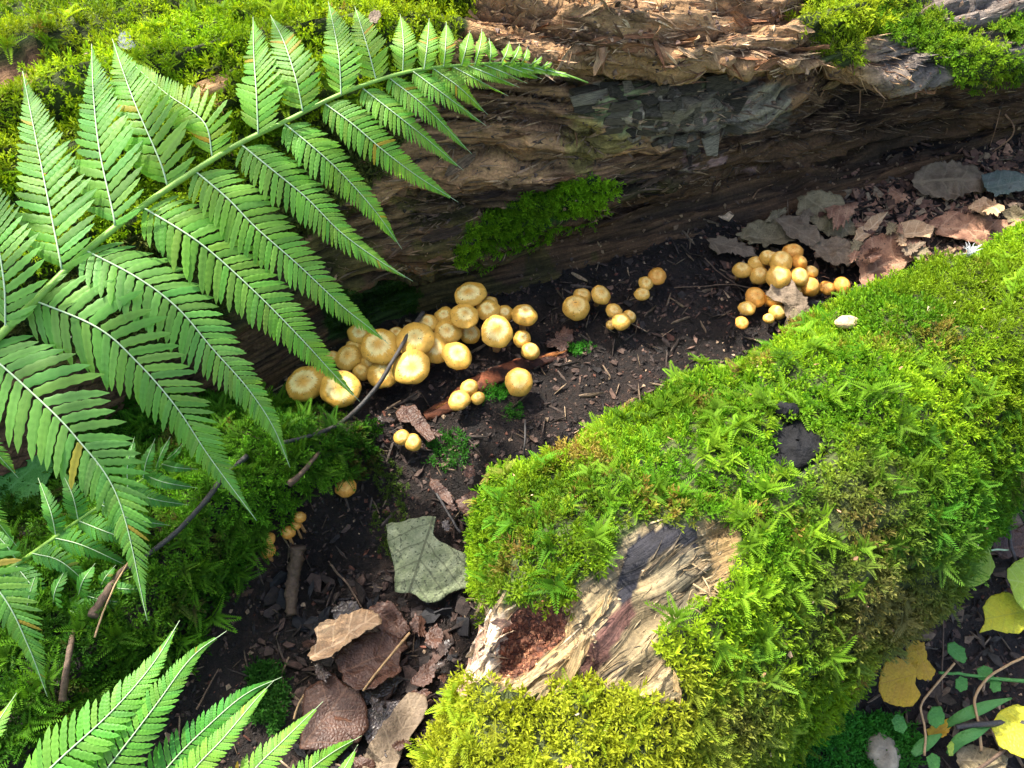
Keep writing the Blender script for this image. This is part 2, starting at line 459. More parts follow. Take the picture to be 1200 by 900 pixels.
base = np.stack([[np.interp(ls, sx_, SA[:, i, k]) for k in range(2)] for i in range(13)])   # 13,2,n
# more samples on the side that faces the trench
tt = np.concatenate([np.linspace(0, 8.3, 205), np.linspace(8.3, 12, 46)[1:]])
for vi, t in enumerate(tt):
    i = min(int(t), 11); f = t - i
    p = [base[max(0, min(12, i + k))] for k in (-1, 0, 1, 2)]
    q = 0.5 * ((2*p[1]) + (-p[0]+p[2])*f + (2*p[0]-5*p[1]+4*p[2]-p[3])*f*f + (-p[0]+3*p[1]-3*p[2]+p[3])*f**3)
    prof[:, vi, :] = q.T
by = base_y(ls); kern = np.ones(41) / 41
by = np.convolve(np.pad(by, 20, mode='edge'), kern, mode='valid')
tg = nrm(np.stack([np.ones_like(ls), np.gradient(by, ls), np.zeros_like(ls)], -1))
on = np.stack([tg[:, 1], -tg[:, 0], np.zeros_like(ls)], -1)                  # outward, to the camera side
LP = np.stack([ls, by, np.zeros_like(ls)], -1)[:, None] + on[:, None] * prof[..., 0:1]
LP[..., 2] += prof[..., 1]

def gnormal(P, flip=False):
    n = nrm(np.cross(np.gradient(P, axis=0), np.gradient(P, axis=1)))
    return -n if flip else n
LN = gnormal(LP)
if LN[len(ls)//2, 120] @ on[len(ls)//2] < 0: LN = -LN
arc = np.cumsum(np.concatenate([np.zeros((len(ls), 1)), np.linalg.norm(np.diff(LP, axis=1), axis=-1)], 1), 1)
S2 = np.broadcast_to(ls[:, None], arc.shape)
TT = np.broadcast_to(tt[None], arc.shape)
warp = .035 * fbm(np.stack([S2 * 5, arc * 5, S2 * 0], -1), 3, 41)
Q = np.stack([S2 * 5 + warp * 10, (arc + warp) * 46, S2 * 0], -1)
strand = ridge(Q, 5, 51) - .55
step = fbm(np.stack([S2 * 7, (arc + warp) * 30, S2 * 0 + 4], -1), 4, 61) * 5
terr = (np.floor(step) + sst(.0, .12, step - np.floor(step))) / 5
lump = fbm(LP * 9, 4, 71)
crack = sst(.80, .93, 1 - np.abs(fbm(np.stack([S2 * 9 + 7, (arc + warp) * 70, S2 * 0 + 2], -1), 3, 73)) * 1.6)
fine = fbm(np.stack([S2 * 60, arc * 260, S2 * 0], -1), 3, 81)
face = sst(.8, 2.0, TT) * sst(9.6, 8.6, TT)
disp = face * (.016 * lump + .034 * terr + .022 * strand + .0035 * fine - .012 * crack) + (1 - face) * .006 * lump
tz = TT > 6.6
# torn, layered lip of the upper shell
lipn = fbm(np.stack([S2 * 26, S2 * 0, S2 * 0], -1), 4, 91)
disp = disp + np.exp(-((TT - 7.0) / .35) ** 2) * .014 * lipn
LP0 = LP.copy()
LP = LP + LN * disp[..., None]
lpx, lpy, ld = proj(LP)
LN = gnormal(LP)
if LN[len(ls)//2, 120] @ on[len(ls)//2] < 0: LN = -LN

MOSS_TOPLEFT = [(-500,-400),(560,-400),(548,20),(520,70),(486,100),(470,165),(440,215),(400,250),(340,280),(240,400),(-500,520)]
MOSS_BROWN = [(340,140),(440,110),(470,170),(440,230),(400,270),(330,260)]
MOSS_LOBE = [(930,-100),(1050,-100),(1052,20),(1020,50),(1004,78),(975,92),(955,62),(936,22)]
MOSS_STRIP = [(1030,-10),(1070,5),(1110,22),(1130,46),(1200,70),(1320,100),(1320,170),(1200,112),(1170,128),(1140,112),(1120,100),(1110,75),(1060,48),(1015,48)]
MOSS_STRIP2 = [(1150,32),(1200,18),(1320,0),(1320,75),(1215,62)]
MOSS_LEDGE = [(530,305),(548,268),(590,244),(640,226),(690,205),(724,222),(706,242),(655,262),(600,286),(548,308)]
MOSS_THIN = [(380,345),(470,330),(490,350),(470,385),(420,390),(380,400)]
def jag(px, py, amp, sc, seed):
    q = np.stack([px / sc, py / sc, px * 0], -1)
    return px + amp * fbm(q, 3, seed), py + amp * fbm(q + 9.1, 3, seed + 1)
jx, jy = jag(lpx, lpy, 16, 30, 5)
m_tl = inpoly(jx, jy, MOSS_TOPLEFT) & (TT > 3.0) & ~inpoly(jx, jy, [(-60,90),(0,75),(48,46),(60,60),(40,90),(0,118),(-60,130)]) & ~inpoly(jx, jy, [(226,92),(270,84),(268,128),(236,112)])
m_lobe = inpoly(jx, jy, MOSS_LOBE) & (TT > 7.05)
m_strip = (inpoly(jx, jy, MOSS_STRIP) | inpoly(jx, jy, MOSS_STRIP2)) & (TT > 6.9)
jx2, jy2 = jag(lpx, lpy, 7, 14, 15)
m_ledge = inpoly(jx2, jy2, MOSS_LEDGE) & (TT < 6)
m_thin = inpoly(jx, jy, MOSS_THIN) & (TT < 6)
m_brown = inpoly(jx, jy, MOSS_BROWN)
# colours of the wood itself
base1 = np.array([.070, .046, .030]); tan = np.array([.30, .175, .088]); grey = np.array([.165, .14, .12]); mid = np.array([.15, .085, .045])
tmix = (sst(-.35, .45, strand * 2.2 + lump * .8) * (1 - .75 * crack))[..., None]
C = base1 * (1 - tmix) + mid * tmix
g = sst(3.2, 4.2, TT)[..., None] * sst(7.2, 6.0, TT)[..., None] * sst(.36, .16, S2)[..., None]
C = C * (1 - g) + (mid * 1.0 * (1 - tmix) + tan * 1.35 * tmix) * g
und = sst(6.35, 6.8, TT)[..., None]
shell = np.array([.42, .26, .13]); shell_d = np.array([.16, .09, .05])
C = C * (1 - und) + (shell_d * (1 - tmix) + shell * tmix) * und
greytop = (sst(.30, .36, S2) * sst(6.7, 7.1, TT) * sst(-.3, .2, lump + .35))[..., None]
C = C * (1 - greytop) + (grey * (.75 + .6 * tmix)) * greytop
CHAR = [(668,108),(700,96),(760,97),(830,92),(930,100),(925,150),(850,160),(800,168),(760,165),(720,148),(680,130)]
ch = (inpoly(jx2, jy2, CHAR) & (TT < 6.6) & (TT > 3))[..., None]
C = np.where(ch, np.array([.17, .145, .10]) * (.4 + 1.2 * tmix), C)
pink = ((fbm(LP * 60, 3, 33) > .36) & (lpx > 800) & (lpx < 900) & (lpy > 120) & (lpy < 210) & (TT < 6.6))[..., None]
C = np.where(pink, np.array([.40, .25, .22]), C)
mossy = (m_tl | m_lobe | m_strip)[..., None]
C = np.where(mossy, np.array([.05, .07, .018]), C)
C = np.where((m_ledge | m_thin)[..., None], np.array([.035, .07, .015]), C)
gtint = (fbm(LP * 13, 3, 44) > .12)[..., None] & (TT < 6.3)[..., None] & (S2 < .2)[..., None]
C = np.where(gtint, C * np.array([.8, 1.05, .7]), C)

# ================================================================== THE MOSSY FRONT LOG
FA, FB = at_z(640, 800, .045), at_z(1250, 420, .045)
fdir = nrm(FB - FA); fperp = np.array([-fdir[1], fdir[0], 0.])
fs = np.concatenate([np.arange(-.215, .70, .0030), .70 + np.cumsum(.003 * 1.25 ** np.arange(22))])
nth = 300
th = np.concatenate([np.linspace(-math.pi * .22, math.pi * 1.15, 260), np.linspace(math.pi * 1.15, math.pi * 1.78, 42)[1:-1]])
FS, TH = np.meshgrid(fs, th, indexing='ij')
R = .116 - .058 * sst(.20, .46, FS) * sst(math.pi * .55, math.pi * .15, TH) + .014 * sst(.16, -.02, FS) - .004 * sst(.3, .6, FS)
axis = FA[None] + fdir[None] * fs[:, None]
axis = axis + fperp[None] * (.012 * np.sin(fs * 7))[:, None]
axis[:, 2] += .008 * np.sin(fs * 9 + 1) - .02 * sst(.1, -.08, fs)
dirs = fperp * -np.cos(TH)[..., None] + np.array([0, 0, 1.]) * np.sin(TH)[..., None]
endn = .022 * fbm(np.stack([np.cos(TH) * 2.2, np.sin(TH) * 2.2, TH * 0], -1), 4, 7)
endr = np.sqrt(np.clip((FS + .038 + .148 * sst(math.pi * .62, math.pi * .22, TH) + .022 * np.exp(-((TH - math.pi * .52) / .35) ** 2) - .028 * sst(math.pi * .58, math.pi * .85, TH) + endn) / .05, 0, 1))
FP = axis[:, None] + dirs * (R * endr)[..., None]
lumpf = fbm(FP * 11, 4, 17); cush = fbm(FP * 28, 3, 19)
FP = FP + dirs * ((.017 * lumpf + .015 * cush) * sst(.1, .6, endr))[..., None]
fpx, fpy, fd = proj(FP)
WOOD = [(668,705),(700,672),(722,640),(742,622),(775,614),(830,612),(868,618),(868,650),(852,676),(835,700),(800,722),(776,742),(768,768),(790,792),(806,832),(760,822),(720,806),(700,800),(664,798),(650,806),(612,806),(575,800),(552,792),(522,786),(520,745),(540,722),(560,712),(592,706),(640,712)]
ROTTEN = [(596,716),(620,704),(655,706),(668,716),(656,748),(632,772),(606,790),(586,782),(584,752)]
WHITE = [(520,730),(548,716),(566,706),(592,712),(622,722),(618,742),(590,746),(584,782),(560,798),(520,792),(516,752)]
TOPSIDE = (TH > -.3) & (TH < math.pi * 1.05)
jx3, jy3 = jag(fpx, fpy, 10, 26, 25)
m_wood = inpoly(jx3, jy3, WOOD) & TOPSIDE
jx4, jy4 = jag(fpx, fpy, 5, 12, 27)
m_rot = inpoly(jx4, jy4, ROTTEN) & TOPSIDE
m_white = inpoly(jx4, jy4, WHITE) & TOPSIDE
m_knot = (((fpx - 932) / 36) ** 2 + ((fpy - 524) / 31) ** 2 < 1 + .5 * cush) & TOPSIDE
def blur(a, k):
    a = a.astype(float)
    for ax in (0, 1):
        for _ in range(k):
            a = (np.roll(a, 1, ax) + 2 * a + np.roll(a, -1, ax)) / 4
    return a
ua = FS; va = TH * .12
warpf = .02 * fbm(np.stack([ua * 10, va * 10, ua * 0], -1), 3, 29)
grain = ridge(np.stack([ua * 7, (va + warpf) * 62, ua * 0], -1), 5, 37) - .55
fgr = fbm(np.stack([ua * 30, (va + warpf) * 420, ua * 0], -1), 3, 38)
bw = blur(m_wood, 6); br = blur(m_rot, 5)
crumble = fbm(FP * 120, 4, 39)
FP = FP + dirs * (bw * (-.006 + .010 * grain + .0020 * fgr) - br * (.022 - .008 * crumble) - blur(m_knot, 3) * .007 + blur(m_white, 3) * .006 * crumble)[..., None]
FN = gnormal(FP)
if FN[100, 130] @ dirs[100, 130] < 0: FN = -FN
fpx, fpy, fd = proj(FP)
gm = sst(-.35, .35, grain)[..., None]
CF = np.array([.055, .075, .018]) * np.ones(FS.shape + (1,))
cw = np.array([.11, .085, .045]) * (1 - gm) + np.array([.33, .26, .14]) * gm
greyz = sst(-.2, .25, fbm(FP * 16, 3, 43) + .25 * sst(720, 800, fpx) - .5 * sst(800, 840, fpy * 0 + fpx))[..., None]
cw = cw * (1 - .55 * greyz) + np.array([.12, .125, .095]) * (.5 + gm) * .55 * greyz
yel = (sst(700, 640, fpx) + sst(800, 850, fpx))[..., None].clip(0, 1)
cw = cw * (1 - .6 * yel) + np.array([.55, .36, .15]) * (.5 + .7 * gm) * .6 * yel
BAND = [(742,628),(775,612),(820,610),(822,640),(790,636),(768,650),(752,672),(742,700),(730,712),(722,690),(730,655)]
RED = [(742,700),(752,712),(728,748),(700,790),(672,792),(690,756),(716,722)]
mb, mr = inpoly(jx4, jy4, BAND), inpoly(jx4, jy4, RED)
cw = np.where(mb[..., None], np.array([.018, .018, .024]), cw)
cw = np.where(mr[..., None], np.array([.13, .062, .048]) * (.6 + .8 * gm), cw)
CF = np.where(m_wood[..., None], cw, CF)
CF = np.where(m_rot[..., None], np.array([.15, .05, .025]) * (.6 + .9 * sst(-.3, .4, crumble)[..., None]), CF)
CF = np.where(m_white[..., None], np.array([.78, .66, .48]) * (.5 + .8 * sst(-.4, .4, crumble)[..., None]), CF)
CF = np.where(m_knot[..., None], np.array([.022, .024, .026]), CF)

# ---- objects for the three surfaces
GC_FACES = grid_faces(*GX.shape)[:, ::-1]
ground_me = mesh_np("ground", GP.reshape(-1, 3), GC_FACES.copy(), M['soil'])
if ground_me.polygons[1000].normal.z < 0: ground_me.flip_normals()
tag(link("ground", ground_me), kind='structure')

big_log = empty("fallen_log", (0.1, .2, 0), "huge rotten fallen log with torn shell overhanging the dark hollow at the back", "log")
# the log turns into two closed pieces of one body: heartwood face and shell share the mesh
LF = grid_faces(LP.shape[0], LP.shape[1], True)
body = link("decayed_wood", mesh_np("decayed_wood", LP.reshape(-1, 3), LF, M['log'], col=C.reshape(-1, 3), uv=np.stack([S2, arc], -1).reshape(-1, 2)), big_log)
front_log = empty("mossy_log", tuple(FA), "moss covered broken log crossing the right foreground with bare weathered wood", "log")
FF = grid_faces(FP.shape[0], FP.shape[1], True)
fbody = link("log_body", mesh_np("log_body", FP.reshape(-1, 3), FF, M['fgwood'], col=CF.reshape(-1, 3), uv=np.stack([ua, va + warpf], -1).reshape(-1, 2)), front_log)
for o, par in ((body, big_log), (fbody, front_log)):
    o.matrix_parent_inverse = Matrix.Translation(-Vector(par.location))
def fixparent(o, p):
    """child built in world coordinates under an empty that is already in place"""
    o.parent = p; o.matrix_parent_inverse = Matrix.Translation(-Vector(p.location)); return o

# ---- ray casting on the built place, to lay things down on it
def bvh_of(P, wrap=False):
    F = grid_faces(P.shape[0], P.shape[1], wrap)
    return BVHTree.FromPolygons([tuple(v) for v in P.reshape(-1, 3).tolist()], F.tolist())
isel = slice(*np.searchsorted(gx, [-.62, .85])); jsel = slice(*np.searchsorted(gy, [-.46, .55]))
BG, BL, BF = bvh_of(GP[isel, jsel][::2, ::2]), bvh_of(LP[::2, ::2]), bvh_of(FP[::2, ::2])
def cast(o, d, which='glf'):
    best = None
    for k, b in (('g', BG), ('l', BL), ('f', BF)):
        if k not in which: continue
        h = b.ray_cast(Vector(o), Vector(d))
        if h[0] is not None and (best is None or h[3] < best[2]):
            n = h[1]
            if n.dot(Vector(d)) > 0: n = -n
            best = (np.array(h[0]), np.array(n), h[3])
    return best
def hit(px, py, which='glf'):
    h = cast(CAM, nrm(ray(px, py)), which)
    if h is None:
        p = at_z(px, py, 0); return p, np.array([0, 0, 1.])
    return h[0], h[1]
def down(x, y, which='glf'):
    h = cast((x, y, 1.0), (0, 0, -1.0), which)
    return (h[0], h[1]) if h else (np.array([x, y, 0.]), np.array([0, 0, 1.]))

# ================================================================== MOSS
def shoot_fine(rg, nleaf=14, L=1.0, spread=.75):
    """short upright shoot: narrow curved leaves up a bent stem"""
    V, F, sh = [], [], []
    bend = rg.normal(0, .25, 2)
    for i in range(nleaf):
        t = (i + .5) / nleaf
        b = np.array([bend[0] * t * t, bend[1] * t * t, t * .8]) * L
        a = i * 2.4 + rg.uniform(-.3, .3)
        out = spread * (1.25 - .8 * t)
        d = nrm(np.array([math.cos(a) * out, math.sin(a) * out, .5 + .6 * t]))
        ll = L * rg.uniform(.42, .62) * (1.15 - .35 * t)
        s = nrm(np.cross(d, [0, 0, 1])) * ll * .11
        up = np.array([0, 0, 1]) * ll * -.12
        k = len(V)
        V += [b - s * .6, b + d * ll * .5 + s - up, b + d * ll + up * 1.3, b + d * ll * .5 - s - up, ]
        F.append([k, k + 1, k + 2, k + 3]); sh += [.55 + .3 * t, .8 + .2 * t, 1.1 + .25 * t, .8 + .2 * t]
    return np.array(V), np.array(F), np.array(sh)
def shoot_star(rg, arms=6, L=1.0):
    """feathery branched shoot: arms spreading from one point, each with two rows of small leaves"""
    V, F, sh = [], [], []
    for a_ in range(arms):
        a = a_ * 2 * math.pi / arms + rg.uniform(-.7, .7); el = rg.uniform(.0, 1.1)
        al = L * rg.uniform(.45, 1.1); D = np.array([math.cos(a) * math.cos(el), math.sin(a) * math.cos(el), math.sin(el)])
        Sd = nrm(np.cross(D, [0, 0, 1])); Up = np.cross(Sd, D); nl = 11
        for i in range(nl):
            t = (i + .7) / nl
            b = D * al * t - Up * (al * .30 * t * t) + np.array([0, 0, .1 * L])
            w = al * .37 * (1 - .66 * t)
            for sg in (-1, 1):
                d = nrm(D * .85 + Sd * sg * .8 + Up * .22); s = D * w * .20
                k = len(V)
                V += [b - s, b + d * w * .55 - s * .9 + Up * .05 * w, b + d * w, b + d * w * .45 + s * 1.0]
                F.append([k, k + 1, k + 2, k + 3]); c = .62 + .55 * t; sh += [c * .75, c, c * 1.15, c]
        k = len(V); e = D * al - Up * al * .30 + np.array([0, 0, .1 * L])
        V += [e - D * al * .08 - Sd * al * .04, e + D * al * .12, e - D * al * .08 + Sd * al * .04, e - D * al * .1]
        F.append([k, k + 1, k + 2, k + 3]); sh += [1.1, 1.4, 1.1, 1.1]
    return np.array(V), np.array(F), np.array(sh)
rg0 = np.random.default_rng(3)
T_FINE = [shoot_fine(rg0, n, 1, s) for n, s in ((13, .7), (15, .8), (12, .9), (16, .6), (14, 1.0), (13, .75))]
T_STAR = [shoot_star(rg0, a) for a in (5, 6, 7, 5, 6, 4, 7)]

def sample_grid(P, Nn, W, count, rg):
    """random points on a grid surface with probability W*area"""
    A = np.linalg.norm(np.cross(P[1:, :-1] - P[:-1, :-1], P[:-1, 1:] - P[:-1, :-1]), axis=-1) * W[:-1, :-1]
    c = np.cumsum(A.ravel())
    if c[-1] <= 0: return np.zeros((0, 3)), np.zeros((0, 3)), np.zeros(0, int), np.zeros(0, int)
    k = np.searchsorted(c, rg.uniform(0, c[-1], count)).clip(0, A.size - 1)
    i, j = np.divmod(k, A.shape[1])
    u, v = rg.uniform(0, 1, (2, count, 1))
    p = P[i, j] * (1-u) * (1-v) + P[i+1, j] * u * (1-v) + P[i, j+1] * (1-u) * v + P[i+1, j+1] * u * v
    return p, Nn[i, j], i, j

def build_moss(name, pts, nor, cols, size, temps, rg, label, lean=.5, upmix=.45, parent=None, mat='moss', sink=.1, loft=0.0):
    """one mat of moss: every shoot a small real plant"""
    n = len(pts)
    if n == 0: return None
    up = nrm(nor * (1 - upmix) + np.array([0, 0, 1.]) * upmix + rg.normal(0, lean * .45, (n, 3)))
    r = nrm(np.cross(up, rg.normal(0, 1, (n, 3)))); q = np.cross(up, r)
    sz = size * rg.uniform(.5, 1.4, n)
    which = rg.integers(0, len(temps), n)
    Vs, Fs, Cs, off = [], [], [], 0
    for t, (TV, TF, sh) in enumerate(temps):
        ix = np.nonzero(which == t)[0]
        if not len(ix): continue
        m = len(TV)
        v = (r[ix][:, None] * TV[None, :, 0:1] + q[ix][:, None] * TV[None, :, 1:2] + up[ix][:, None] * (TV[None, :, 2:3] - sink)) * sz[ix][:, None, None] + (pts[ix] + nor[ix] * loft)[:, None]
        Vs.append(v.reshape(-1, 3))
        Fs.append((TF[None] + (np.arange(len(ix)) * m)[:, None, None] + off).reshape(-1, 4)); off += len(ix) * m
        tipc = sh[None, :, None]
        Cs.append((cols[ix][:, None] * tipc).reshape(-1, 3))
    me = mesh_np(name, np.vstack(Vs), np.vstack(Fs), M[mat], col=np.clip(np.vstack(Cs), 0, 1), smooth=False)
    o = link(name, me)
    tag(o, label, "moss", kind='stuff')
    return o

def moss_cols(P, rg, c_lo, c_hi, c_dry, dry=.25, seed=0, sc=14):
    f = sst(-.4, .4, fbm(P * sc, 3, seed) + rg.normal(0, .18, len(P)))[:, None]
    c = np.array(c_lo) * (1 - f) + np.array(c_hi) * f
    dd = (sst(.45 - dry, .75 - dry, fbm(P * 22 + 3, 3, seed + 5) + rg.normal(0, .10, len(P))))[:, None]
    c = c * (1 - dd) + np.array(c_dry) * dd
    return c * rg.uniform(.75, 1.25, (len(P), 1)) * (.62 + .5 * sst(-.35, .3, fbm(P * 8 + 31, 3, seed + 8)))[:, None]

# --- front log
fvis = (TH > -.55) & (TH < math.pi * 1.12)
WM = (fvis & ~m_wood & ~m_rot & ~m_white & ~m_knot).astype(float) * sst(.25, .8, endr)
WM = WM * (.62 + .38 * sst(-.35, .1, fbm(FP * 20, 3, 99)))
far_s = sst(1.0, .8, FS)
WM = WM * far_s
rg = np.random.default_rng(11)
p, nn, i, j = sample_grid(FP, FN, WM, 36000, rg)
ppx, ppy, _ = proj(p)
c = moss_cols(p, rg, (.085, .22, .008), (.25, .40, .014), (.28, .20, .045), .15, 5)
yl = (sst(700, 820, ppy) * sst(900, 780, ppx))[:, None]       # yellower on the lower broken end, sunlight put into the colour
c = c * (1 - .75 * yl) + np.array([.40, .43, .025]) * rg.uniform(.7, 1.2, (len(p), 1)) * .75 * yl
dk = (sst(980, 1100, ppx) * sst(480, 600, ppy))[:, None]  # shade of the log's lower right side painted into the moss
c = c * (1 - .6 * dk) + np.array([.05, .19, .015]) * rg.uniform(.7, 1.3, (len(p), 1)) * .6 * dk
dry = (np.exp(-(((ppx - 1040) / 90) ** 2 + ((ppy - 720) / 60) ** 2)) * .8 + np.exp(-(((ppx - 860) / 50) ** 2 + ((ppy - 850) / 60) ** 2)) * .6 + np.exp(-(((ppx - 1000) / 60) ** 2 + ((ppy - 590) / 45) ** 2)) * .5)[:, None]
c = c * (1 - dry) + np.array([.24, .18, .07]) * rg.uniform(.6, 1.3, (len(p), 1)) * dry
build_moss("moss_mat", p, nn, c, .0098, T_FINE, rg, "bright lime green fine moss covering the foreground log", lean=.75, upmix=.25)
WB = WM * (sst(-.15, .25, fbm(FP * 15 + 3, 3, 77) + .35 * sst(700, 860, fpx) + .2 * sst(560, 760, fpy) - .35 * sst(980, 1040, fpx) * sst(480, 400, fpy)))
p, nn, i, j = sample_grid(FP, FN, WB, 1500, rg)
ppx, ppy, _ = proj(p)
c = moss_cols(p, rg, (.09, .25, .012), (.24, .42, .02), (.27, .19, .05), .16, 9)
yl = (sst(740, 860, ppy) * sst(900, 760, ppx))[:, None]  # sunlit yellow of the broken end painted into these shoots too
c = c * (1 - .6 * yl) + np.array([.38, .46, .02]) * .6 * yl
dk = (sst(960, 1080, ppx) * sst(500, 620, ppy))[:, None]  # same painted shade at the lower right
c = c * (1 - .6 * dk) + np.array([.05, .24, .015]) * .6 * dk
dry = (np.exp(-(((ppx - 1040) / 90) ** 2 + ((ppy - 720) / 60) ** 2)) * .8 + np.exp(-(((ppx - 870) / 50) ** 2 + ((ppy - 850) / 60) ** 2)) * .5)[:, None]
c = c * (1 - dry) + np.array([.25, .19, .08]) * rg.uniform(.6, 1.3, (len(p), 1)) * dry
build_moss("feather_moss", p, nn, c, .0118, T_STAR, rg, "feathery star shaped moss shoots growing through the mat on the foreground log", lean=.5, upmix=.3, sink=-.25)

big = []
for (x, y) in [(862,462),(880,495),(850,520),(905,470),(838,500),(1035,470),(1060,500),(1010,478),(1080,455),(820,760),(852,790),(800,735),(900,700),(870,640),(960,740),(1000,680),(930,640),(985,640),(1030,640),(1070,610),(890,760),(940,800),(1010,560),(1060,560),(790,440),(820,430),(700,640),(760,590),(680,560),(1120,480),(1150,520),(960,420)]:
    for q in range(2): big.append((x + rg.normal(0, 12), y + rg.normal(0, 10)))
bx, by_ = np.array(big).T
dd = (fpx[None] - bx[:, None, None]) ** 2 + (fpy[None] - by_[:, None, None]) ** 2 + (~(fvis & (FN @ FWD < 0)) * 1e9)[None]
kk = dd.reshape(len(big), -1).argmin(1); ii, jj = np.divmod(kk, FP.shape[1]); ok = (WM[ii, jj] > 0)
p, nn = FP[ii, jj][ok], FN[ii, jj][ok]
c = np.array([.15, .30, .016]) * rg.uniform(.7, 1.25, (len(p), 1)) * (1 - .5 * (sst(960, 1080, bx[ok]) * sst(500, 620, by_[ok])))[:, None]  # stars darkened at the lower right with the painted shade
build_moss("star_moss", p, nn, c, .0125, T_STAR, rg, "largest bright starry moss shoots standing above the mat around the black knot", lean=.4, upmix=.3, sink=-.45)

# --- left bank (on the ground)
GN = gnormal(GP)
if GN[100, 100, 2] < 0: GN = -GN
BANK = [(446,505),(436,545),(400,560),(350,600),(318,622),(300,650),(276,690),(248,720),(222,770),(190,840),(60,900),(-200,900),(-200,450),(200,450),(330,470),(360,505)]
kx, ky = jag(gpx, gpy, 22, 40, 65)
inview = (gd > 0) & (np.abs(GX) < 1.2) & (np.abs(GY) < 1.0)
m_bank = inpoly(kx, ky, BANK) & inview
rg = np.random.default_rng(12)
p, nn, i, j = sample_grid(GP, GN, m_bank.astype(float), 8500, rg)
c = moss_cols(p, rg, (.040, .14, .010), (.11, .28, .018), (.10, .09, .025), .10, 15)  # greens darkened, part of the bank's shade is in the colour
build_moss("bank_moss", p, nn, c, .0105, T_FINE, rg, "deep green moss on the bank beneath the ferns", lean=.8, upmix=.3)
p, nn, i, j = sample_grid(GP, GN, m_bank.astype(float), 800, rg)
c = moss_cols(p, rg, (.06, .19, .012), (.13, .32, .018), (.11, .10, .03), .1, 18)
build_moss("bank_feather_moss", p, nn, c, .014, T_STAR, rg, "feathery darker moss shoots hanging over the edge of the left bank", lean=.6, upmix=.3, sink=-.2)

# --- small tufts in the trench and low moss at the lower right corner
def tuft(px, py, rx, ry, count, size, cl, ch, label, temps=T_FINE, name="moss_tuft"):
    w = ((((gpx - px) / rx) ** 2 + ((gpy - py) / ry) ** 2) < 1).astype(float) * inview
    p, nn, i, j = sample_grid(GP, GN, w, count, rg)
    c = moss_cols(p, rg, cl, ch, cl, .0, 3)
    build_moss(name, p, nn, c, size, temps, rg, label, lean=.7)
tuft(568, 464, 24, 9, 70, .0075, (.05, .22, .02), (.08, .34, .03), "small green moss tuft on the red rotten wood beside the lone round mushroom")
tuft(677, 411, 12, 9, 40, .0075, (.05, .25, .02), (.08, .36, .03), "tiny vivid green moss tuft in the middle of the bare soil")
tuft(524, 530, 26, 24, 90, .0075, (.04, .16, .015), (.07, .28, .03), "loose green moss tuft below the pair of little mushrooms")
tuft(372, 486, 38, 18, 170, .008, (.08, .18, .015), (.18, .30, .02), "yellow green moss under the two largest mushrooms")
tuft(600, 485, 14, 10, 25, .007, (.05, .2, .02), (.08, .3, .03), "thin green moss sprigs below the lone round mushroom")
tuft(950, 880, 125, 50, 900, .011, (.03, .16, .02), (.06, .26, .03), "dark green moss on the low ground at the lower right")
tuft(310, 820, 26, 40, 160, .011, (.04, .14, .02), (.07, .24, .03), "dark moss at the rim of the trench above the lower fern")
tuft(455, 600, 22, 60, 110, .007, (.05, .09, .015), (.08, .13, .02), "olive moss on the stub at the edge of the trench")

# --- moss on the big log
rg = np.random.default_rng(13)
lvis = (np.abs(S2) < .8)
W = m_tl.astype(float) * (.55 + .45 * sst(-.35, .05, fbm(LP * 16, 3, 83))) * lvis
p, nn, i, j = sample_grid(LP, LN, W, 24000, rg)
c = moss_cols(p, rg, (.20, .36, .010), (.38, .52, .016), (.30, .21, .05), .06, 25)
bm = m_brown[i, j][:, None] | (TT[i, j] < 5.6)[:, None]
c = np.where(bm, np.array([.10, .115, .03]) * rg.uniform(.6, 1.4, (len(p), 1)), c)
build_moss("log_moss", p, nn, c, .0115, T_FINE, rg, "sunlit yellow green moss carpet on the big log behind the fern", lean=.8, upmix=.3)
p, nn, i, j = sample_grid(LP, LN, W * (TT > 5.5), 700, rg)
c = moss_cols(p, rg, (.16, .33, .010), (.32, .48, .016), (.3, .2, .05), .08, 28)
build_moss("log_feather_moss", p, nn, c, .015, T_STAR, rg, "coarser moss stars standing in the carpet on the big log", lean=.5, sink=-.2)
p, nn, i, j = sample_grid(LP, LN, m_lobe.astype(float), 2300, rg)
c = moss_cols(p, rg, (.24, .36, .015), (.40, .50, .025), (.3, .25, .05), .02, 35)
build_moss("moss_cushion", p, nn, c, .0115, T_FINE, rg, "thick yellow green moss cushion hanging over the log's lip at top right", lean=.8, upmix=.1)
p, nn, i, j = sample_grid(LP, LN, m_strip * (.2 + .8 * sst(-.2, .15, fbm(LP * 25, 3, 87))), 2600, rg)
c = moss_cols(p, rg, (.14, .30, .015), (.30, .44, .02), (.3, .25, .05), .05, 38)
build_moss("moss_band", p, nn, c, .0095, T_FINE, rg, "patchy bright moss band along the grey top of the log at far right", lean=.8)
p, nn, i, j = sample_grid(LP, LN, m_ledge * (.25 + .75 * sst(-.25, .15, fbm(LP * 45, 3, 89))), 2100, rg)
c = moss_cols(p, rg, (.16, .36, .012), (.27, .52, .018), (.2, .2, .03), .02, 45)
build_moss("ledge_moss", p, nn, c, .0085, T_FINE, rg, "green moss strip on the lower ledge of the rotten log", lean=.9, upmix=.1)
p, nn, i, j = sample_grid(LP, LN, m_thin * (fbm(LP * 40, 3, 88) > -.1), 900, rg)
c = moss_cols(p, rg, (.03, .08, .012), (.07, .16, .015), (.12, .12, .03), .05, 48)
build_moss("thin_moss", p, nn, c, .005, T_FINE, rg, "thin dark moss film on the log above the mushroom cluster", lean=.9, upmix=.1)

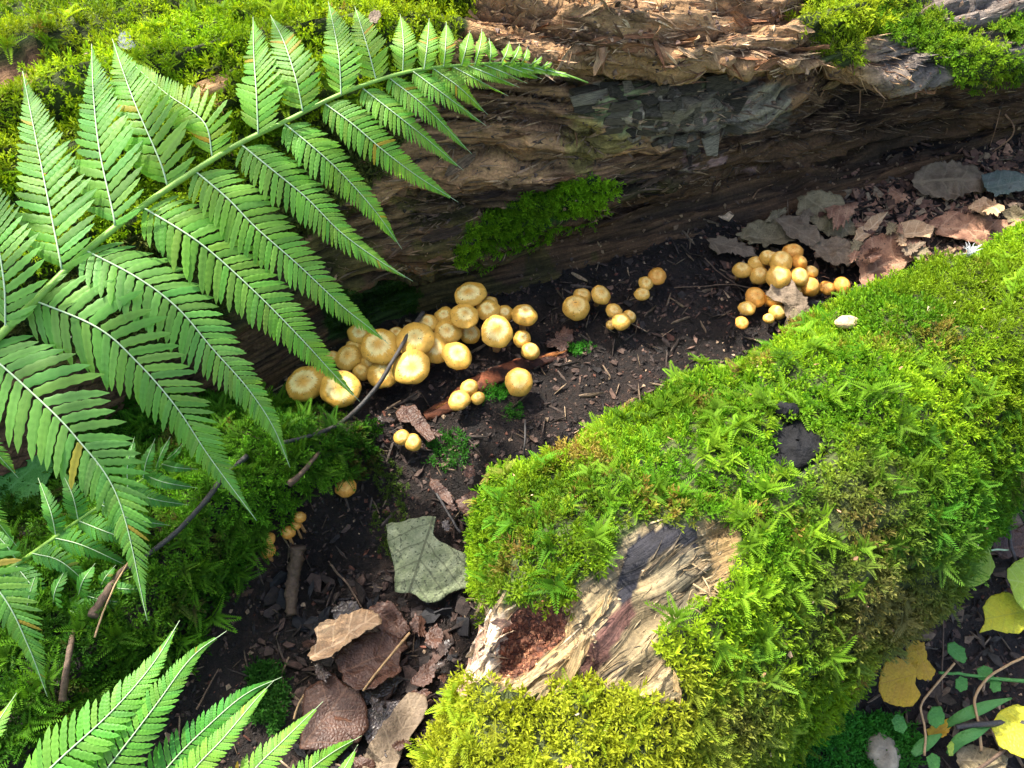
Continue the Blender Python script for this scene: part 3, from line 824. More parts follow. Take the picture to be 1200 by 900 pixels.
# ================================================================== FERNS
def pinna_geo(P, halfs, ntop, rseed, stretch=1.0, ang0=68, ang1=38, K=10):
    """the pinnules of one pinna: P dense midrib path, halfs pinnule length along it, ntop = face normal"""
    rg = np.random.default_rng(rseed)
    P = np.asarray(P); n = len(P)
    s = np.concatenate([[0], np.cumsum(np.linalg.norm(np.diff(P, axis=0), axis=1))]); L = s[-1]
    T = nrm(np.gradient(P, axis=0))
    A = Acc()
    hmax = halfs
    pos, u = [], .012
    while u < .985:
        pos.append(u)
        env = env_f(u)
        u += max(.0065, .215 * hmax * max(env, .22) / L * stretch)
    for side in (-1, 1):
        for q, u in enumerate(pos):
            u2 = min(.99, u + (.35 * .26 * hmax / L if side > 0 else 0))
            env = env_f(u2); ln = hmax * env * rg.uniform(.93, 1.07)
            if ln < .0012: continue
            x = u2 * L
            b = np.array([np.interp(x, s, P[:, k]) for k in range(3)]); t = nrm(np.array([np.interp(x, s, T[:, k]) for k in range(3)]))
            S = nrm(np.cross(ntop, t)) * side; Nn = nrm(np.cross(t, S)) * side
            a = math.radians(ang0 + (ang1 - ang0) * u2 ** 1.3 + rg.uniform(-4, 4))
            D = t * math.cos(a) + S * math.sin(a); W = nrm(np.cross(Nn, D)) * side     # W points to the tip side or base side
            if W @ t < 0: W = -W
            w = max(.215 * hmax * max(env, .22) * .42, .0006) * stretch
            uu = np.linspace(0, 1, K + 1)
            pr = np.sqrt(np.clip(1 - (uu * 1.0) ** 2.6, 0, 1)) * (.85 + .15 * np.sin(uu * 3.1))
            pr[-1] = .05
            tooth = 1 + .13 * np.where(np.arange(K + 1) % 2 == 0, 1, -1)
            prF, prB = pr * tooth, pr * tooth
            prF[0], prB[0] = .95, .85
            curl = rg.uniform(.08, .22); tw = rg.uniform(-.16, .16)
            sweep = .10
            C = b + D * (uu * ln)[:, None] + W * (sweep * uu ** 2 * ln)[:, None] - Nn * (curl * uu ** 2 * ln)[:, None]
            up = Nn * (.12 * w) 
            F_ = C + (W * (w * prF)[:, None]) - Nn * (w * prF * (.10 - tw))[:, None] + D * (w * prF * .45)[:, None]
            B_ = C - (W * (w * prB)[:, None]) - Nn * (w * prB * (.10 + tw))[:, None] + D * (w * prB * .45)[:, None]
            F2 = C + (W * (w * pr * .5)[:, None]) + up * pr[:, None] * .6 + D * (w * prF * .12)[:, None]
            B2 = C - (W * (w * pr * .5)[:, None]) + up * pr[:, None] * .6 + D * (w * prB * .12)[:, None]
            V = np.stack([F_, F2, C, B2, B_], 1).reshape(-1, 3)
            br = rg.uniform(.80, 1.16)
            col = np.array([rg.uniform(.88, 1.14), 1, rg.uniform(.85, 1.1)]) * br
            if rg.random() < .012: col = np.array([2.2, .75, .6])
            cc = np.tile(np.array([1.04, .98, .86, .98, 1.04])[None, :, None], (K + 1, 1, 3)).reshape(-1, 3) * col
            uv = np.stack([np.repeat(uu * 2.2, 5), np.tile([1, .5, 0, .5, 1], K + 1)], -1)
            A.add(V, grid_faces(K + 1, 5), cc, uv)
    return A
def env_f(u):
    return float(min(1.0, .66 + 1.9 * u) * min(1.0, ((1 - u) / .80) ** .85) * (1 - .55 * sst(.72, 1.0, u))) if u < 1 else 0.0

def fern_frond(label, rach, pinnae, mat, rmat='rachis', ribmat='rib', r0=.0030, r1=.0008, group=None, seed=0, up=None, stretch=1.0):
    """rach: [(px,py,depth)], pinnae: [(pixels base..tip, depth base, depth tip, half width in pixels, tint)]"""
    RP = crom([at_d(*q) for q in rach], 60)
    root = empty("fern_frond", tuple(RP[0]), label, "fern", group)
    V, F = tube_np(RP, np.linspace(r0, r1, 60), 8)
    fixparent(link("rachis", mesh_np("rachis", V, F, M[rmat]), None), root)
    upv = nrm(np.array(up if up is not None else (-.12, -.35, 1.0)))
    for k, (pts, d0, d1, half, tint) in enumerate(pinnae):
        m = len(pts)
        q = [at_d(x, y, d0 + (d1 - d0) * (i / (m - 1)) ** 1.4 - .010 * math.sin(math.pi * i / (m - 1))) for i, (x, y) in enumerate(pts)]
        P = crom(q, 48)
        hw = half * (1.30 if half > 20 else 1.4) * (d0 + d1) / 2 / FPX
        rr = np.random.default_rng(seed * 100 + k)
        nt = nrm(upv + rr.normal(0, .16, 3))
        A = pinna_geo(P, hw, nt, seed * 100 + k, stretch)
        A.C = [c * np.array(tint) * np.array([rr.uniform(.9, 1.15), rr.uniform(.92, 1.06), rr.uniform(.85, 1.1)]) for c in A.C]
        me = A.mesh("pinna", M[mat])
        pin = fixparent(link("pinna", me), root)
        V, F = tube_np(P + nt * .0004, np.linspace(.0006, .0002, 48) * (.5 + .5 * min(1, half / 40)), 5)
        mr = link("midrib", mesh_np("midrib", V, F, M[ribmat])); mr.parent = pin
    return root

w0, w1, w2 = (1, 1, 1), (.92, .96, 1.3), (1.25, 1.08, .9)  # tints hold light: bluish sky-lit shade, then sunlit yellow
MAIN = [
 # lower side
 ([(-25,405),(30,453),(90,513),(140,587),(173,727)], .530, .545, 56, w1),
 ([(30,348),(113,383),(160,423),(207,477),(247,537),(301,610)], .535, .575, 51, w1),
 ([(97,292),(163,327),(210,363),(250,410),(290,455),(320,500),(340,548)], .545, .60, 43, w1),
 ([(167,243),(217,273),(253,300),(307,350),(353,397),(388,435),(422,471)], .555, .62, 40, w0),
 ([(228,200),(267,233),(300,267),(350,311),(400,358),(434,385),(455,403)], .56, .63, 34, w0),
 ([(283,170),(320,200),(360,233),(400,273),(445,306),(484,330)], .57, .63, 29, w0),
 ([(333,145),(367,173),(400,203),(440,248),(471,292)], .575, .63, 25, w0),
 ([(380,121),(415,147),(450,177),(490,207),(537,237)], .58, .63, 22, w0),
 ([(425,104),(467,137),(500,163),(543,200)], .585, .63, 19, w0),
 ([(455,91),(500,127),(553,181)], .59, .63, 16, w0),
 ([(484,84),(523,113),(570,148)], .59, .63, 13, w0),
 ([(507,80),(540,104),(572,135)], .595, .63, 11, w2),
 ([(530,78),(560,94),(596,113)], .60, .63, 9.5, w2),
 ([(548,77),(575,88),(609,103)], .60, .63, 8, w2),
 ([(567,76),(590,85),(618,98)], .605, .632, 7, w2),
 ([(587,75),(608,83),(636,93)], .61, .635, 6, w2),
 ([(600,77),(620,82),(645,89)], .615, .637, 5, w2),
 ([(617,78),(635,82),(655,90)], .62, .64, 4.5, w2),
 ([(633,80),(650,85),(668,92)], .625, .643, 4, w2),
 ([(648,84),(664,88),(678,94)], .63, .645, 3, w2),
 # upper side
 ([(7,385),(5,330),(-8,260),(-30,190)], .53, .55, 46, w1),
 ([(73,318),(70,300),(58,240),(42,160),(27,84)], .54, .575, 46, w1),
 ([(135,265),(133,250),(117,175),(110,110),(108,52)], .55, .59, 46, w1),
 ([(197,220),(188,190),(160,125),(145,85),(132,46)], .56, .59, 42, w0),
 ([(249,184),(243,150),(225,130),(193,108),(145,66)], .565, .59, 29, w2),
 ([(303,157),(301,110),(298,65),(297,20)], .57, .60, 31, w0),
 ([(355,131),(347,93),(333,50),(317,18)], .575, .60, 27, w0),
 ([(400,112),(398,70),(392,35),(385,2)], .58, .605, 23, w0),
 ([(441,94),(432,60),(424,33),(416,8)], .585, .605, 20, w2),
 ([(472,85),(473,60),(472,38),(469,17)], .59, .61, 14, w2),
 ([(497,82),(500,60),(502,40),(503,22)], .59, .61, 12, w2),
 ([(520,79),(522,60),(523,42),(523,26)], .595, .61, 10, w2),
 ([(541,77),(545,62),(548,49),(551,36)], .60, .61, 9, w2),
 ([(557,76),(561,62),(564,48),(565,34)], .60, .61, 8, w2),
 ([(573,75),(575,66),(575,56),(573,45)], .603, .615, 7, w2),
 ([(587,75),(592,66),(595,58),(597,49)], .607, .62, 6.5, w2),
 ([(598,75),(603,68),(607,60),(609,52)], .61, .62, 6, w2),
 ([(610,76),(614,70),(617,63),(618,56)], .615, .625, 5, w2),
 ([(622,77),(627,73),(631,70),(635,66)], .62, .63, 4.5, w2),
 ([(635,79),(641,76),(647,73)], .625, .633, 4, w2),
]
fern_frond("long arching fern frond sweeping from the left edge over the mushrooms",
           [(-60,450,.52),(0,393,.53),(47,347,.535),(97,298,.545),(167,242,.555),(233,197,.56),(283,167,.57),(333,143,.575),(393,113,.58),(440,95,.585),(483,83,.59),(533,77,.60),(600,74,.61),(633,79,.625),(665,88,.637),(689,97,.645)],
           MAIN, 'fern', r0=.0026, r1=.0006, seed=1)
# shaded small frond under it
sm = [([(66,628),(60,600),(45,560)], .61,.615,12,w0), ([(92,610),(85,580),(70,548)],.61,.615,12,w0), ([(122,590),(118,560),(110,530)],.61,.615,12,w0),
      ([(150,572),(150,545),(158,512)],.61,.615,10,w0), ([(168,560),(172,540),(182,514)],.612,.615,9,w0), ([(183,548),(190,530),(200,512)],.612,.615,7,w0),
      ([(196,538),(206,530),(214,520)],.615,.618,5,w0),
      ([(38,648),(75,660),(123,705)],.61,.62,12,w0), ([(64,630),(100,640),(160,668)],.61,.625,13,w0), ([(92,610),(130,625),(176,640)],.61,.625,12,w0),
      ([(120,592),(155,608),(200,616)],.61,.625,12,w0), ([(150,573),(180,585),(222,592)],.612,.625,10,w0), ([(172,558),(196,566),(232,572)],.612,.62,8,w0),
      ([(190,544),(208,548),(232,550)],.615,.62,6,w0), ([(18,662),(40,690),(75,740)],.61,.62,12,w0), ([(5,672),(20,710),(50,770)],.61,.62,12,w0), ([(22,660),(8,640),(-20,610)],.61,.61,12,w0)]
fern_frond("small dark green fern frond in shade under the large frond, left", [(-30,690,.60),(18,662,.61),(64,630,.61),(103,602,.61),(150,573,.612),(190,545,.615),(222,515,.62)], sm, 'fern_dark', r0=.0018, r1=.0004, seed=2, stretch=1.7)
sm2 = [([(30,730),(34,700),(44,668)],.605,.61,11,w0), ([(62,712),(66,690),(80,662)],.605,.61,13,w0), ([(92,698),(98,680),(112,660)],.607,.61,11,w0), ([(118,688),(124,676),(136,662)],.61,.612,8,w0),
       ([(8,745),(40,760),(84,790)],.605,.61,12,w0), ([(38,726),(72,742),(122,762)],.605,.612,12,w0), ([(68,710),(100,722),(150,734)],.605,.612,14,w0), ([(96,697),(126,704),(168,708)],.607,.612,11,w0), ([(122,686),(145,690),(176,690)],.61,.612,8,w0), ([(-6,756),(10,782),(36,816)],.605,.61,11,w0)]
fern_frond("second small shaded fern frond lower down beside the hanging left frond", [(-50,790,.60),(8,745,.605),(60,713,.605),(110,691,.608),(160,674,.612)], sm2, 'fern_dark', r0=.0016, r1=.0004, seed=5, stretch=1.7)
# bright frond at the bottom left; its stalk lies below the frame
bl = [([(25,935),(70,890),(130,835),(178,780),(211,727)], .50,.53,35,(1,1,1)), ([(85,950),(130,895),(180,830),(225,770),(266,739)], .505,.53,31,(1.0,1.02,1)),
      ([(150,960),(200,895),(250,845),(290,812),(331,793)], .515,.54,27,(.6,.85,.9)), ([(185,965),(225,905),(262,865),(300,820),(322,797)], .50,.525,20,(1.2,1.05,1)),
      ([(245,965),(295,905),(335,865),(379,822)], .505,.53,24,(1.3,1.1,1)), ([(310,970),(350,915),(385,885),(424,862)], .51,.53,19,(1.3,1.1,1)),
      ([(365,975),(390,925),(407,895),(420,872)], .515,.53,13,(1.2,1.1,1)), ([(-60,960),(-40,900),(-5,850),(20,812)], .50,.52,28,(1.3,1.1,.9))]
fern_frond("bright light green fern frond with upright tips at the bottom left corner", [(-200,1010,.50),(-60,975,.50),(85,965,.50),(245,978,.50),(365,985,.51),(440,990,.52)], bl, 'fern_light', r0=.003, r1=.001, seed=3, stretch=1.3)
# frond at the left edge whose pinnae hang into the picture
le = [([(-100,600),(-50,640),(5,700),(35,760),(56,816)], .50,.525,42,w1), ([(-90,540),(-50,560),(-20,590),(20,640)], .51,.53,26,w1), ([(-60,500),(-30,510),(-5,530),(22,560)], .52,.535,17,w1)]
fern_frond("blue green fern frond hanging down along the left edge", [(-240,680,.49),(-160,610,.49),(-90,545,.50),(-40,490,.51)], le, 'fern', r0=.003, r1=.002, seed=4)

# ================================================================== MUSHROOMS
def lathe(profile, seg=36, wob=.03, seed=0, lift=0.0):
    pr = crom([(r, 0, z) for r, z in profile], 22)
    a = np.linspace(0, 2 * math.pi, seg, endpoint=False)
    nz = fbm(np.stack([np.cos(a) * 1.2, np.sin(a) * 1.2, a * 0 + seed * 3.1], -1), 3, seed)
    R = pr[:, 0][:, None] * (1 + wob * 2.2 * nz[None] * (pr[:, 0][:, None] ** .8))
    Z = pr[:, 2][:, None] + wob * 1.6 * fbm(np.stack([R * np.cos(a) * 1.6, R * np.sin(a) * 1.6, R * 0 + seed], -1), 3, seed + 1) * pr[:, 0][:, None]
    V = np.stack([R * np.cos(a), R * np.sin(a), Z], -1).reshape(-1, 3)
    F = [grid_faces(22, seg, True)]
    return V, F
PROF = {
 'flat':   [(.001,.34),(.10,.33),(.22,.29),(.38,.26),(.55,.25),(.78,.18),(.93,.08),(1.0,-.02),(.96,-.12),(.86,-.12)],
 'umbo':   [(.001,.44),(.10,.43),(.20,.38),(.32,.33),(.48,.30),(.56,.27),(.74,.19),(.92,.07),(1.0,-.04),(.95,-.13),(.84,-.12)],
 'convex': [(.001,.46),(.15,.455),(.35,.42),(.58,.33),(.80,.20),(.95,.04),(1.0,-.10),(.95,-.22),(.84,-.22)],
 'button': [(.001,.58),(.20,.57),(.45,.50),(.70,.37),(.90,.16),(1.0,-.06),(.97,-.26),(.86,-.38),(.72,-.38)],
 'egg':    [(.001,.74),(.18,.73),(.42,.66),(.66,.50),(.87,.24),(.98,-.05),(.96,-.30),(.84,-.46),(.68,-.48)],
 'dented': [(.001,.29),(.12,.29),(.28,.30),(.45,.31),(.62,.28),(.82,.18),(.95,.08),(1.0,-.05),(.96,-.14),(.86,-.14)],
}
CAPS = {}
for kk, pr in PROF.items():
    for v in range(4):
        for mm in ('cap', 'cap_plain', 'cap_orange'):
            pass
        V, F = lathe(pr, 40, .085 if kk not in ('button', 'egg') else .06, v + 1)
        CAPS[kk, v] = (V, F)
CAPM = {}
def cap_mesh(kind, v, mat):
    if (kind, v, mat) not in CAPM:
        V, F = CAPS[kind, v]; CAPM[kind, v, mat] = mesh_np("cap", V, F, M[mat])
    return CAPM[kind, v, mat]
def gill_mesh():
    seg = 96; a = np.linspace(0, 2 * math.pi, seg, endpoint=False)
    zz = np.where(np.arange(seg) % 2 == 0, 0, .05)
    V = np.concatenate([np.stack([np.cos(a) * .93, np.sin(a) * .93, a * 0 - .05], -1), np.stack([np.cos(a) * .55, np.sin(a) * .55, .04 - zz], -1), np.stack([np.cos(a) * .12, np.sin(a) * .12, a * 0 - .06], -1)])
    return mesh_np("gills", V, grid_faces(3, seg, True)[:, ::-1].copy(), M['gill'], smooth=False)
GILL = gill_mesh()

# (px, py, width px, cap kind, material, height of cap, tilt x, tilt y, label)
O, P_, R_ = 'cap', 'cap_plain', 'cap_orange'
MU = [
 (550,345,37,'umbo',O,.040,.0,.0,"wide ochre cap at the very top of the central cluster"),
 (574,354,18,'convex',P_,.028,.1,.1,"small cap mostly hidden behind the two top caps of the central cluster"),
 (571,363,27,'convex',O,.034,.1,.0,"mid sized cap just right below the topmost cap of the cluster"),
 (591,367,20,'button',O,.028,.15,.0,"narrow pale domed cap between the top group and the lone right upper cap"),
 (615,369,31,'convex',O,.030,.1,.1,"round ochre cap standing apart at the cluster's upper right corner"),
 (521,370,25,'umbo',O,.030,-.2,.0,"flat bumpy cap at the left of the raised centre knobbed cap"),
 (545,370,33,'umbo',O,.040,.0,-.05,"cap with an orange centre knob directly below the topmost cap"),
 (524,389,31,'umbo',O,.029,-.1,-.15,"flat saucer like cap with a raised pale centre, middle of the cluster"),
 (551,391,24,'convex',O,.024,.1,-.1,"small pale cap tucked below the knobbed cap and left of the largest right cap"),
 (582,388,40,'umbo',O,.038,.05,-.05,"large cap with dark specks and torn pale ring at cluster's right"),
 (500,379,25,'convex',O,.028,-.1,.1,"rounded cap at the upper end of the black curved twig"),
 (487,398,42,'flat',O,.036,-.05,-.05,"large creamy topped cap crossed by the upper part of the black twig"),
 (464,390,19,'flat',O,.026,-.1,.1,"small pale cap squeezed behind the creamy cap left of the twig"),
 (509,408,36,'umbo',O,.027,.15,-.1,"tilted ochre cap with pale bump just right of the twig"),
 (536,416,34,'convex',O,.026,.05,-.05,"rounded cap with one dark central speck at the cluster's lower right"),
 (482,431,41,'flat',O,.034,.0,-.05,"large cap with jagged creamy star below the twig's middle"),
 (444,405,43,'flat',O,.036,-.05,-.05,"large cap under the fern tip left of the twig"),
 (421,391,27,'flat',O,.028,-.15,.1,"cap partly covered by the large cap under the fern tip, upper left"),
 (414,408,22,'flat',P_,.024,-.2,.0,"small smooth cap in the row left of the large fern tip cap"),
 (409,419,31,'convex',P_,.022,-.15,.0,"plain smooth tan cap at the left end of the middle row"),
 (435,423,23,'flat',P_,.022,.0,-.1,"small smooth cap wedged beneath the large fern tip cap"),
 (424,435,22,'button',P_,.017,.0,.0,"small round brownish cap low between the two large left caps and the twig"),
 (449,437,35,'flat',O,.024,.05,-.1,"pale cap with a dark star shaped scar left of the twig"),
 (389,418,15,'button',P_,.022,-.1,.0,"tiny cap peeping out behind the fern tip over the large left caps"),
 (357,450,45,'dented',O,.026,-.2,.1,"broad flat cap with a dent, farthest left of the two biggest caps"),
 (399,455,48,'dented',O,.030,-.05,-.1,"biggest flat cap with a jagged cream disc under a drooping fern tip"),
 (612,397,21,'button',O,.018,.0,.0,"small pale ball shaped cap below the cap standing apart at upper right"),
 (622,411,21,'button',P_,.017,.1,.0,"small specked ball cap, lowest of the little right pair"),
 (608,446,34,'convex',P_,.022,.05,.0,"lone round yellow cap on the red rotten wood strip"),
 (538,469,27,'convex',P_,.018,-.1,.0,"largest button of the trio below the cluster, lower left one"),
 (550,454,20,'button',P_,.017,.0,.0,"upper button of the trio below the cluster"),
 (560,466,16,'button',P_,.013,.1,.0,"smallest button of the trio, touching the green tuft"),
 (471,512,18,'button',P_,.016,.0,.0,"upper left button of the isolated pair in the trench"),
 (484,518,22,'button',P_,.015,.1,.0,"lower right button of the isolated pair in the trench"),
 (405,570,25,'convex',R_,.016,-.1,.0,"single orange brown cap at the edge of the mossy bank"),
 (675,360,31,'button',P_,.022,-.1,.0,"largest cap of the three at the left of the middle groups"),
 (683,346,20,'button',P_,.022,.0,.0,"small cap behind the largest of the middle left three"),
 (704,345,25,'convex',P_,.026,.15,.0,"cap with a long visible stem right in the middle left three"),
 (719,364,19,'convex',P_,.018,.0,.0,"upper cap of the four packed small buttons in the middle"),
 (728,376,21,'button',P_,.020,.0,-.1,"front central cap of the four packed small buttons"),
 (738,371,16,'button',P_,.014,.3,.0,"right button with a black hole in the packed four"),
 (716,380,13,'button',P_,.009,-.3,.0,"tiniest button at lower left of the packed four"),
 (770,323,22,'convex',R_,.022,.1,.0,"upper tan orange cap in the diagonal row of three"),
 (757,332,18,'convex',P_,.018,.0,.0,"middle cap of the diagonal row of three"),
 (753,344,17,'convex',P_,.014,.0,-.1,"lowest cap of the diagonal row of three with a curved stem"),
 (870,316,22,'button',P_,.024,-.1,.1,"specked yellowish cap at the far left end of the sunlit cluster"),
 (887,308,20,'button',P_,.026,.0,.1,"dull yellow cap behind and right of the specked leftmost one"),
 (890,322,23,'egg',P_,.022,.0,.0,"smooth plump cap in front of the dull yellow one, left of sunlit cluster"),
 (899,301,18,'egg',P_,.034,-.2,.1,"tall cap hidden at the back left of the sunlit cluster"),
 (905,302,16,'egg',P_,.036,-.1,.0,"narrow cap squeezed behind the brightest upper cap"),
 (915,306,27,'egg',P_,.040,-.1,.0,"brightest upper cap of the sunlit cluster with a white sheen"),
 (929,295,24,'egg',R_,.036,.0,.1,"rearmost orange topped cap of the sunlit cluster"),
 (937,307,19,'egg',R_,.036,.3,.0,"half shaded orange cap right of the brightest upper cap"),
 (950,318,17,'button',P_,.028,.2,.0,"half shaded small cap on the right flank of the sunlit cluster"),
 (913,324,28,'egg',P_,.034,-.05,-.1,"large glowing cap at the centre above the torn leaf"),
 (937,324,22,'egg',P_,.034,.1,-.05,"bright cap right of the large glowing cap"),
 (950,335,23,'egg',R_,.026,.0,-.1,"cap with a sharp triangular shadow below the right flank"),
 (969,337,18,'button',R_,.020,.0,-.1,"rounded cap between the shadowed cap and the outermost one"),
 (987,334,20,'egg',R_,.020,.2,.0,"outermost right cap with a dark pit beside the black stick"),
 (934,337,16,'button',P_,.022,.2,-.2,"cap peeking out at the right edge of the torn leaf"),
 (886,347,25,'convex',R_,.022,-.1,-.1,"orange cap with a stripe of shade at left under the thin twig"),
 (875,361,20,'convex',P_,.016,-.1,.0,"yellow green flattened cap below the striped orange cap"),
 (870,378,16,'convex',R_,.016,.0,.0,"small orange cap on a white stem, lowest of the sunlit cluster"),
 (907,350,20,'egg',R_,.020,.0,-.1,"orange cap half covered by the torn leaf"),
 (912,365,19,'button',P_,.014,.0,.0,"patchy brown cap below the torn leaf"),
 (901,373,13,'button',P_,.012,.0,.0,"tiny round cap left of the patchy brown one"),
 (313,632,18,'convex',R_,.016,-.2,.0,"upper of two stacked orange caps under the bank moss"),
 (313,645,18,'convex',R_,.010,-.1,-.2,"lower of two stacked orange caps under the bank moss"),
 (337,624,16,'convex',R_,.013,.0,-.2,"lowest cap of the little chain hanging off the bank"),
 (347,615,12,'convex',R_,.016,.1,.0,"middle cap of the little chain hanging off the bank"),
 (351,606,14,'button',R_,.018,.0,.1,"topmost cap of the little chain hanging off the bank"),
]
def mushroom_group(px, py):
    if 330 < px < 635 and py < 470 : return "mushrooms of the central cluster"
    if px > 855: return "mushrooms of the sunlit cluster at right"
    if px > 640: return "small mushrooms in the middle groups"
    return "stray small mushrooms around the trench"
mrg = np.random.default_rng(5)
for k, (px, py, w, kind, mat, h, tx, ty, lab) in enumerate(MU):
    p0, n0 = hit(px, py, 'gl')
    d = ray(px, py); dist = (p0 - CAM) @ FWD
    best = None
    for e in np.linspace(0, .12, 90):
        c = CAM + d * (dist - e)
        g, _ = down(c[0], c[1], 'gl')
        hh = c[2] - g[2]
        if hh >= h: break
    depth = dist - e
    r = w / 2 * 1.07 * depth / FPX
    base = np.array([c[0] - tx * .012, c[1] + .013 - ty * .01, 0]); base[2] = down(base[0], base[1], 'gl')[0][2]
    if base[2] > c[2] - .3 * r: base = np.array([c[0], c[1], g[2]])
    root = empty("mushroom", tuple(base), lab, "mushroom", mushroom_group(px, py))
    me = cap_mesh(kind, k % 4, mat)
    rot = ((.48 if w > 43 else .20) - ty + mrg.normal(0, .07), tx + mrg.normal(0, .07), mrg.uniform(0, 6.28))
    co = c - base
    cp = link("cap", me, root, tuple(co), None, (r * mrg.uniform(.96, 1.08), r * mrg.uniform(.90, 1.0), r * mrg.uniform(.80, 1.05)))
    Rm = Matrix.Rotation(rot[0], 4, 'X') @ Matrix.Rotation(rot[1], 4, 'Y') @ Matrix.Rotation(rot[2], 4, 'Z')
    cp.rotation_euler = Rm.to_euler()
    gl = link("gills", GILL, root, tuple(co - np.array([0, 0, .02 * r])), cp.rotation_euler, (r * .92, r * .92, r * .8))
    top = co + np.array([0, 0, .1 * r])
    mid = top * .5 + np.array([mrg.normal(0, .1) * r, -.15 * r, -.05 * r])
    path = crom([np.array([0, 0, -.004]), mid, top], 9)
    V, F = tube_np(path, np.linspace(.26, .20, 9) * r * (1 if kind != 'flat' else .8), 9, up=(0, 1, .01), bump=.15, seed=k)
    link("stem", mesh_np("stem", V, F, M['stem']), root)

# ================================================================== LEAVES TRACED WHERE THEY LIE
def lay_leaf(name, label, outline, axis, mat, cat="leaf", lift=.004, normal=None, tilt=(0, 0, 0), curl=.0, crumple=.003, cfreq=60, jagamp=.8, seed=0,
             group=None, surf='glf', bendlong=0.0, rings=12, thick=.0004, follow=0.0, teeth=0, parent=None, centre=None, dimg=None):
    O_ = np.asarray(outline, float)
    c0 = O_.mean(0) if centre is None else np.array(centre, float)
    p, n = hit(c0[0], c0[1], surf)
    nn = nrm((n * .35 + np.array([0, 0, .65])) if normal is None else np.array(normal, float))
    nn = nrm(nn + np.array(tilt, float))
    vd = nrm(ray(*c0))
    p = p - vd * lift if normal is not None else p + nn * lift
    def onplane(x, y):
        d = ray(x, y); return CAM + d * (((p - CAM) @ nn) / (d @ nn))
    m = 84 if not teeth else 150
    cl = np.vstack([O_, O_[:1]]); s = np.concatenate([[0], np.cumsum(np.linalg.norm(np.diff(cl, axis=0), axis=1))])
    q = np.stack([np.interp(np.linspace(0, s[-1], m, endpoint=False), s, cl[:, k]) for k in (0, 1)], -1)
    ang = np.arange(m)
    q = q + (q - c0) / np.linalg.norm(q - c0, axis=1, keepdims=True) * (fbm(np.stack([ang * .55, ang * 0 + seed, ang * 0.], -1), 3, seed) * jagamp * 3.2)[:, None]
    if teeth:
        q = q + (q - c0) / np.linalg.norm(q - c0, axis=1, keepdims=True) * (np.abs(np.sin(ang * math.pi * teeth / m))[:, None] - .6) * 1.5
    W3 = np.array([onplane(*z) for z in q]); ce = onplane(*c0)
    a0, a1 = onplane(*axis[0]), onplane(*axis[1]); ex = nrm(a1 - a0); ey = np.cross(nn, ex); L = np.linalg.norm(a1 - a0)
    fr = (np.arange(rings + 1) / rings)
    G = ce[None, None] + (W3[None] - ce) * fr[:, None, None]
    u = ((G - a0) @ ex) / L; v = ((G - a0) @ ey) / L
    rel = G - ce
    nz = ridge(rel * cfreq * .7 + seed * 5.1, 2, seed) - .6
    z = crumple * 3.0 * nz + crumple * .35 * fbm(rel * cfreq * 2.6, 2, seed + 3) + curl * (v * 2) ** 2 * L + bendlong * (u - .5) ** 2 * L + np.abs(v).clip(0, .15) * .10 * L
    G = G + nn * z[..., None]
    if follow:
        for ii in range(G.shape[0]):
            for jj in range(G.shape[1]):
                g, _ = down(G[ii, jj, 0], G[ii, jj, 1], surf)
                G[ii, jj, 2] = G[ii, jj, 2] * (1 - follow) + (g[2] + lift + z[ii, jj]) * follow
    V = (G - ce).reshape(-1, 3)
    F = grid_faces(rings + 1, m, True)
    me = mesh_np(name, V, F, M[mat], uv=np.stack([u, v], -1).reshape(-1, 2))
    o = link(name, me, None, tuple(ce))
    md = o.modifiers.new("thickness", 'SOLIDIFY'); md.thickness = thick; md.offset = 0
    if parent is None: tag(o, label, cat, group)
    else: fixparent(o, parent)
    return o
LF_ = lay_leaf
LF_("dead_leaf", "grey green lichen coated poplar leaf lying at the tip of the mossy log",
    [(451,613),(480,609),(505,604),(511,607),(505,620),(511,632),(526,640),(545,648),(549,672),(548,688),(530,692),(510,708),(497,706),(488,697),(463,694),(462,668),(455,640)], [(508,606),(478,700)], 'leaf_lichen', lift=.016, tilt=(0,-.12,0), crumple=.0012, cfreq=50, jagamp=.6, seed=1, curl=-.05)
LF_("dead_leaf", "smooth reddish brown leaf lying above the bright fern tips at bottom",
    [(372,799),(390,788),(402,801),(420,808),(430,826),(431,850),(420,868),(395,876),(370,880),(350,878),(356,850),(354,830),(357,806)], [(352,878),(412,800)], 'leaf_brown', lift=.014, crumple=.0014, cfreq=35, jagamp=.5, seed=2, curl=-.06)
LF_("dead_leaf", "curled tan leaf with insect holes over the dark trench litter",
    [(360,769),(372,755),(374,740),(388,731),(402,724),(430,714),(444,722),(447,735),(430,744),(415,750),(404,760),(390,772),(370,778)], [(362,772),(446,722)], 'leaf_tan', lift=.024, tilt=(-.15,.25,0), crumple=.0032, cfreq=70, jagamp=1.4, seed=3, curl=.1)
LF_("dead_leaf", "large folded dark brown leaf under the curled tan leaf",
    [(392,776),(405,758),(425,748),(452,744),(478,752),(480,760),(468,768),(470,788),(455,800),(440,812),(420,812),(404,800)], [(396,790),(480,756)], 'leaf_brown', lift=.014, tilt=(.1,.15,0), crumple=.0026, jagamp=1, seed=4, curl=.12)
LF_("dead_leaf", "black wet leaf lying beneath the folded brown leaf",
    [(400,800),(430,796),(462,790),(474,796),(460,812),(440,822),(428,828),(412,816)], [(402,804),(472,794)], 'leaf_dark', lift=.006, crumple=.002, seed=5)
LF_("dead_leaf", "brown leaf with upturned edge behind the curled tan leaf",
    [(430,716),(444,706),(460,706),(470,718),(482,738),(470,748),(455,742),(440,736)], [(434,712),(478,744)], 'leaf_brown', lift=.012, crumple=.003, seed=6, curl=.1)
